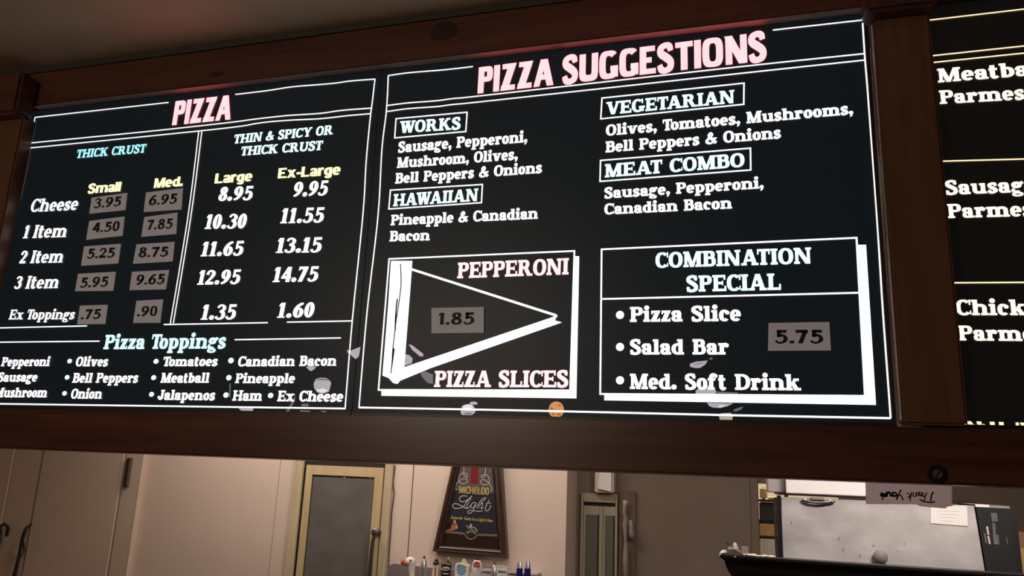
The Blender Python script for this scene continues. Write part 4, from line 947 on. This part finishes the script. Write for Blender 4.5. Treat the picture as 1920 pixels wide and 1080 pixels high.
# hanging board with rags
x0, x1 = e(1160, 1000).x, e(1191, 1000).x; zt = e(1175, 921).z
hb = tag(B('wall_plank', (x0, YR-.022, 0), (x1, YR-.0005, zt), 'plank_wood', bev=.003), 'brown vertical wooden plank fixed to the wall beside the two-door cupboard', 'plank')
bm = new()
def cloth(pts_l, pts_r, Y):
    L_ = [at(p[0], p[1], Y+.006*math.sin(i*1.9)) for i, p in enumerate(pts_l)]; R_ = [at(p[0], p[1], Y+.006*math.cos(i*1.3)) for i, p in enumerate(pts_r)]
    M_ = [(l+r)/2+Vector((0, -.012+.005*math.sin(i*2.3), 0)) for i, (l, r) in enumerate(zip(L_, R_))]
    for A_, B_ in ((L_, M_), (M_, R_)):
        for i in range(len(A_)-1):
            quad(bm, [A_[i], B_[i], B_[i+1], A_[i+1]])
cloth([(1168, 938), (1168, 950), (1167, 962), (1169, 970), (1167, 985), (1169, 996), (1171, 1015), (1168, 1040), (1166, 1090)],
      [(1178, 938), (1175, 950), (1173, 962), (1177, 970), (1176, 985), (1176, 996), (1175, 1015), (1177, 1040), (1177, 1090)], YR-.045)
bmesh.ops.remove_doubles(bm, verts=bm.verts, dist=.0004)
rg = obj('hanging_rag', bm, 'rag', None, True); md = rg.modifiers.new('thick', 'SOLIDIFY'); md.thickness = .003
tag(rg, 'long crumpled whitish rag hanging down the wooden plank', 'rag')
bm = new(); cloth([(1180, 975), (1179, 990), (1179.5, 1000), (1179, 1010)], [(1184, 975), (1188, 990), (1189.5, 1000), (1190, 1010)], YR-.045)
bmesh.ops.remove_doubles(bm, verts=bm.verts, dist=.0004)
rg = obj('hanging_tag', bm, 'print_grey', None, True); md = rg.modifiers.new('thick', 'SOLIDIFY'); md.thickness = .003
tag(rg, 'short grey cloth scrap hanging at the right edge of the wooden plank', 'cloth')

# ------------------------------------------------------------------ storeroom shelf seen through the opening
YG = 3.35
sx0, sx1 = at(1415, 960, YG).x, at(1475, 960, YG).x
sh = thing('storage_rack', 'dark storage rack seen through the opening left of the steel lid', 'rack', ((sx0+sx1)/2, YG+.15, 0))
z_a, z_b, z_c = at(1440, 937.5, YG).z, at(1440, 977.5, YG).z, at(1440, 1005.5, YG).z; z_d = at(1440, 1048, YG).z
for z in (z_a, z_b, z_c, z_d): B('shelf', (sx0, YG, z-.010), (sx1, YG+.3, z-.001), 'black', sh)
for xx in (sx0-.012, sx1): B('upright', (xx, YG+.001, 0), (xx+.011, YG+.3, z_a+.3), 'black', sh)
G = 'goods on the storeroom rack'
zmax = {'black_bin': z_a-z_b-.0125, 'cardboard_box': z_b-z_c-.0125, 'white_bin': z_c-z_d-.0125}
def goods(name, label, cat, pa, pb, zb, m, bev=.006):
    a, b = at(*pa, YG), at(*pb, YG)
    return tag(B(name, (a.x, YG+.004, zb), (b.x, YG+.22, min(a.z, zb+zmax.get(name, 9))), m, bev=bev), label, cat, G)
goods('cream_tub', 'bright cream tub on the top shelf of the storage rack', 'tub', (1425, 913), (1439, 937), z_a, 'cream_bin', .01)
goods('cream_dish', 'low cream dish lying beside the tub on the rack top shelf', 'dish', (1441, 931.5), (1459, 937), z_a, 'cream_bin', .004)
goods('black_bin', 'black bin on the second shelf of the storage rack', 'bin', (1424, 942), (1460, 977), z_b, 'black_lam')
goods('cardboard_box', 'golden brown cardboard box on the third shelf of the rack', 'box', (1424, 980), (1458, 1005), z_c, 'kraft', .003)
goods('white_bin', 'streaked off-white bin on the lowest seen shelf of the rack', 'bin', (1424, 1008), (1458, 1047), z_d, 'white_bin')

# ------------------------------------------------------------------ steel-lidded unit
YU = 1.3
U = lambda x, y, Y=YU: at(x, y, Y)
tl, tr, br, bl = U(1465, 931.5), U(1826, 948), U(1848, 1080), U(1468, 1080)
un = thing('steel_lidded_unit', 'big smudged steel panel with small pull handle behind the black cabinet', 'kitchen unit', (.36, YU+.2, 0))
bm = new(); prism(bm, [(tl.x, tl.z), (tr.x, tr.z), (br.x, br.z), (br.x, 1.30), (bl.x, 1.30), (bl.x, bl.z)], YU, YU+.012); obj('steel_panel', bm, 'steel', un)
B('body', (tl.x-.012, YU+.013, .0), (tr.x+.11, YU+.45, tl.z-.006), 'black_lam', un, .004)
B('edge_strip', (U(1457, 940).x, YU-.004, 1.30), (tl.x-.001, YU+.012, tl.z+.004), 'tap_black', un, .001)
bm = new(); a = U(1830, 952); b = U(1893, 953); c_ = U(1902, 1020); d_ = U(1851, 1080)
prism(bm, [(a.x, a.z), (b.x, b.z), (c_.x, c_.z), (c_.x+.001, 1.31), (d_.x, 1.31), (d_.x, d_.z)], YU-.002, YU+.0115); sp_ = obj('side_panel', bm, 'black_lam', un)
B('top_edge', (tl.x-.01, YU-.006, tl.z+.0055), (U(1828, 948).x, YU+.4, tl.z+.011), 'tap_black', un)
bm = new(); box(bm, (U(1828, 949).x, YU-.004, a.z+.0025), (U(1854, 949).x, YU+.2, a.z+.0095)); obj('top_ledge', bm, 'sheet_white', un)
bm = new(); box(bm, (U(1854.5, 950).x, YU-.004, a.z+.0015), (U(1892, 950).x, YU+.2, a.z+.0085)); obj('top_ledge', bm, 'grime', un)
# rotated small print on the side panel
bm = new(); bmp = new()
def vtext(bm_, x0_, y0_, x1_, y1_, wd):
    n = int(abs(y1_-y0_)/2.2); 
    for i in range(n):
        u0, u1 = i/n, (i+.72)/n
        line(bm_, [(x0_+(x1_-x0_)*u0, y0_+(y1_-y0_)*u0), (x0_+(x1_-x0_)*u1, y0_+(y1_-y0_)*u1)], wd, YU-.0026)
for k in range(5): vtext(bm, 1859+2.3*k, 962, 1861+2.3*k, 978, .0016)
for k in range(3): vtext(bm, 1861.5+1.9*k, 981, 1864+1.9*k, 1020, .0013)
for k in range(5): vtext(bm, 1862.5+2.2*k, 1003, 1864.5+2.2*k, 1021, .0014)
vtext(bm, 1846, 1000, 1849.5, 1019, .0024); vtext(bm, 1887, 1007, 1889.5, 1021, .0014)
obj('small_print', bm, 'print_grey', sp_, flat=True)
line(bmp, [(1850.5, 987), (1853.5, 1003)], .005, YU-.0026); line(bmp, [(1853, 1005), (1856, 1020)], .005, YU-.0026)
obj('bold_print', bmp, 'print_pink', sp_, flat=True)
# handle on the steel panel
bm = new(); tube(bm, [U(1503.5, 937.5, YU-.006), U(1509, 938.5, YU-.009), U(1520, 941.5, YU-.011), U(1534, 942.8, YU-.012), U(1548, 942, YU-.011), U(1559, 940.5, YU-.009), U(1565, 940.5, YU-.006)], [.0035, .0045, .0035, .0035, .0035, .0045, .0035], 10)
hn = obj('pull_handle', bm, 'steel_dark', un, True)
bm = new(); box(bm, (U(1512, 938).x, YU-.004, U(1534, 941.5).z), (U(1558, 938).x, YU-.0005, U(1534, 936).z), .001); obj('handle_plate', bm, 'grime', hn)
for px_ in (1509.5, 1556.5):
    bm = new(); ball(bm, U(px_, 937.5+(px_-1509)*.04, YU-.009), .0055); obj('handle_boss', bm, 'chrome', hn, True)
bm = new(); box(bm, (U(1520, 931).x, YU-.010, tl.z-.004), (U(1545, 931).x, YU-.0005, tl.z+.004), .001); obj('hinge_clip', bm, 'grime', un)
for px_, py_, r1, r2, m_ in ((1484, 980, 1.6, 3, 'grime'), (1513, 965, 1, .8, 'grime'), (1638, 1023, 2.5, 1.6, 'grime'), (1581, 1031, 2, 3.5, 'grime'), (1696, 1020, .9, 2.5, 'grime'), (1573, 1010, 2.5, 3, 'grime'), (1683, 1034, 1.4, 1.8, 'grime'), (1620, 1026, 1.5, 1, 'grime'), (1612, 1043, 2, 2.5, 'grime')):
    bm = new(); shape(bm, blob(px_, py_, r1, r2, 12, .2, px_), YU-.0006); obj('grease_spot', bm, m_, un, flat=True)
a = [U(1745, 949.5, YU-.001), U(1813, 947.5, YU-.001), U(1814.5, 986.5, YU-.001), U(1745, 981, YU-.001)]
bm = new(); prism(bm, [(p.x, p.z) for p in a], YU-.0022, YU-.0008)
ns = tag(obj('paper_notice', bm, 'paper'), 'blank-looking white paper notice taped to the steel panel, upper right', 'notice')
bm = new()
for k in range(4): line(bm, [(1757+k*3, 958+k*6), (1800-k*4, 958.5+k*6.2)], .0012, YU-.0026)
obj('faint_writing', bm, mat('faint_ink', (.66, .62, .58), .7), ns, flat=True)
# white carton and grey box on top of the unit
z0 = tl.z+.0115
a, b = U(1473, 903, YU+.02), U(1624, 932, YU+.02)
tag(B('white_carton', (a.x, YU+.01, z0), (b.x, YU+.2, a.z+.03), 'sheet_white', bev=.002), 'long low white carton lying on top of the steel-lidded unit', 'carton')
a2 = U(1438, 903, YU+.05)
tag(B('grey_carton', (a2.x, YU+.04, z0), (a.x-.002, YU+.2, a.z+.03), mat('grey_board', (.36, .32, .31), .7), bev=.003), 'small grey carton at the left end of the white carton', 'carton')
# dangling cable on the left edge of the unit
bm = new(); tube(bm, [U(1455, 934, YU-.01), U(1459, 950, YU-.01), U(1457, 975, YU-.012), U(1461, 1000, YU-.01), U(1455, 1004, YU-.012), U(1460, 1018, YU-.01), U(1461, 1060, YU-.01)], .0028)
tag(obj('black_cable', bm, 'tap_black', None, True), 'thin black cable hanging down the left edge of the steel panel', 'cable')

# ------------------------------------------------------------------ black cabinet with moulded top in front of it
YK = .9
K = lambda x, y, Y=YK: at(x, y, Y)
za = K(1349, 1040.5).z
prof = [(K(1349, 1041).x, za), (K(1350, 1045).x, za-.006), (K(1358, 1049).x, za-.013), (K(1361, 1060).x, za-.028), (K(1365, 1066).x, za-.040), (K(1370, 1072).x, za-.050), (K(1378, 1080).x, za-.062), (K(1390, 1090).x, za-.085)]
kc = thing('black_cabinet', 'black cabinet with moulded overhanging top in front of the steel panel', 'cabinet', (.4, YK+.15, 0))
bm = new(); xR = 1.15; prev = None
for x_, z_ in prof:
    inset = x_-prof[0][0]
    cur = [bm.verts.new((x_, YK+inset, z_)), bm.verts.new((xR-inset, YK+inset, z_)), bm.verts.new((xR-inset, YK+.052+inset*.0, z_)), bm.verts.new((x_, YK+.052+inset*.0, z_))]
    if prev:
        for i in range(4): bm.faces.new((prev[i], prev[(i+1) % 4], cur[(i+1) % 4], cur[i]))
    else: bm.faces.new(cur)
    prev = cur
bm.faces.new(prev[::-1]); obj('moulded_top', bm, 'black_lam', kc)
i_ = prof[-1][0]-prof[0][0]
B('body', (prof[-1][0]+.002, YK+i_+.004, 0), (xR-i_-.002, YK+.11, prof[-1][1]-.0005), 'black_lam', kc, .003)
bm = new(); ball(bm, K(1378, 1044.5, YK-.0005), .0022, 1, .6, 1); obj('rivet', bm, 'chrome', kc, True)
bm = new(); p_ = U(1651, 1044, YU-.012); ball(bm, p_, .0200, 1, .7, 1)
obj('round_knob', bm, mat('knob_grey', (.20, .175, .165), .6), un, True)
# clutter on the left end of the cabinet
def crumple(name, label, cat, outline, Y, m, amp):
    bm = new(); pts = [at(p[0], p[1], Y+random.uniform(-amp, amp)) for p in outline]; n = len(pts)
    c_ = sum(pts, Vector())/n; rim = [bm.verts.new(p) for p in pts]; cf = bm.verts.new(c_+Vector((0, -amp*1.5, 0))); cbk = bm.verts.new(c_+Vector((0, amp*1.5, 0)))
    for i in range(n): bm.faces.new((rim[i], rim[(i+1) % n], cf)); bm.faces.new((rim[(i+1) % n], rim[i], cbk))
    return tag(obj(name, bm, m), label, cat)
crumple('plastic_wrapper', 'crumpled clear plastic wrapper on the left end of the black cabinet', 'wrapper', [(1361, 1036), (1364, 1029), (1369, 1023.5), (1374, 1020), (1377, 1016.5), (1381, 1019), (1385, 1028), (1389, 1035), (1393, 1038.5), (1380, 1037.5), (1370, 1037)], YK+.03, 'clear', .010)
crumple('paper_scrap', 'torn white paper scrap at the left corner of the black cabinet top', 'scrap', [(1347.5, 1043), (1350, 1035), (1355, 1031), (1361, 1031), (1363, 1036), (1356, 1038.5), (1351, 1039)], YK+.012, 'paper', .006)
bm = new(); tube(bm, [K(1360.5, 1016, YK+.03), K(1384, 1029, YK+.035)], [.0022, .0024], 8)
tag(obj('dark_stick', bm, 'sign_brown'), 'thin dark stick poking up through the plastic wrapper', 'stick')
bm = new(); pt = K(1395, 1037, YK+.03); box(bm, (pt.x-.008, YK+.024, za+.0005), (pt.x+.011, YK+.046, za+.022), .002)
tag(obj('clear_cup', bm, 'clear'), 'small clear plastic cup beside the crumpled wrapper', 'cup')
bm = new()
for k in range(14):
    p_ = K(1396+k*4.2, 1038+k*.25, YK+.026+.008*math.sin(k*2.1)); r = random.uniform(.003, .006)
    ball(bm, Vector((p_.x, p_.y, za+r*.55)), r, 1.4, 1, .6)
tg = obj('crumbs', bm, 'cream_plastic', None, True); tg['kind'] = 'stuff'; tag(tg, 'pale crumbs scattered along the top edge of the black cabinet', 'crumbs')
# brown carton at the far right
a, b = at(1903, 998, 1.9), at(1950, 1090, 1.9)
bc = tag(B('brown_carton', (a.x, 1.9, 0), (b.x, 2.15, a.z), 'brown_card', bev=.003), 'reddish brown carton at the right picture edge beyond the black side panel', 'carton')
p_ = at(1912, 1022, 1.9); B('tape_patch', (p_.x, 1.8985, p_.z-.12), (p_.x+.03, 1.8998, p_.z-.01), 'kraft', bc)

for o in sc.objects:
    if '_w' in o: del o['_w']
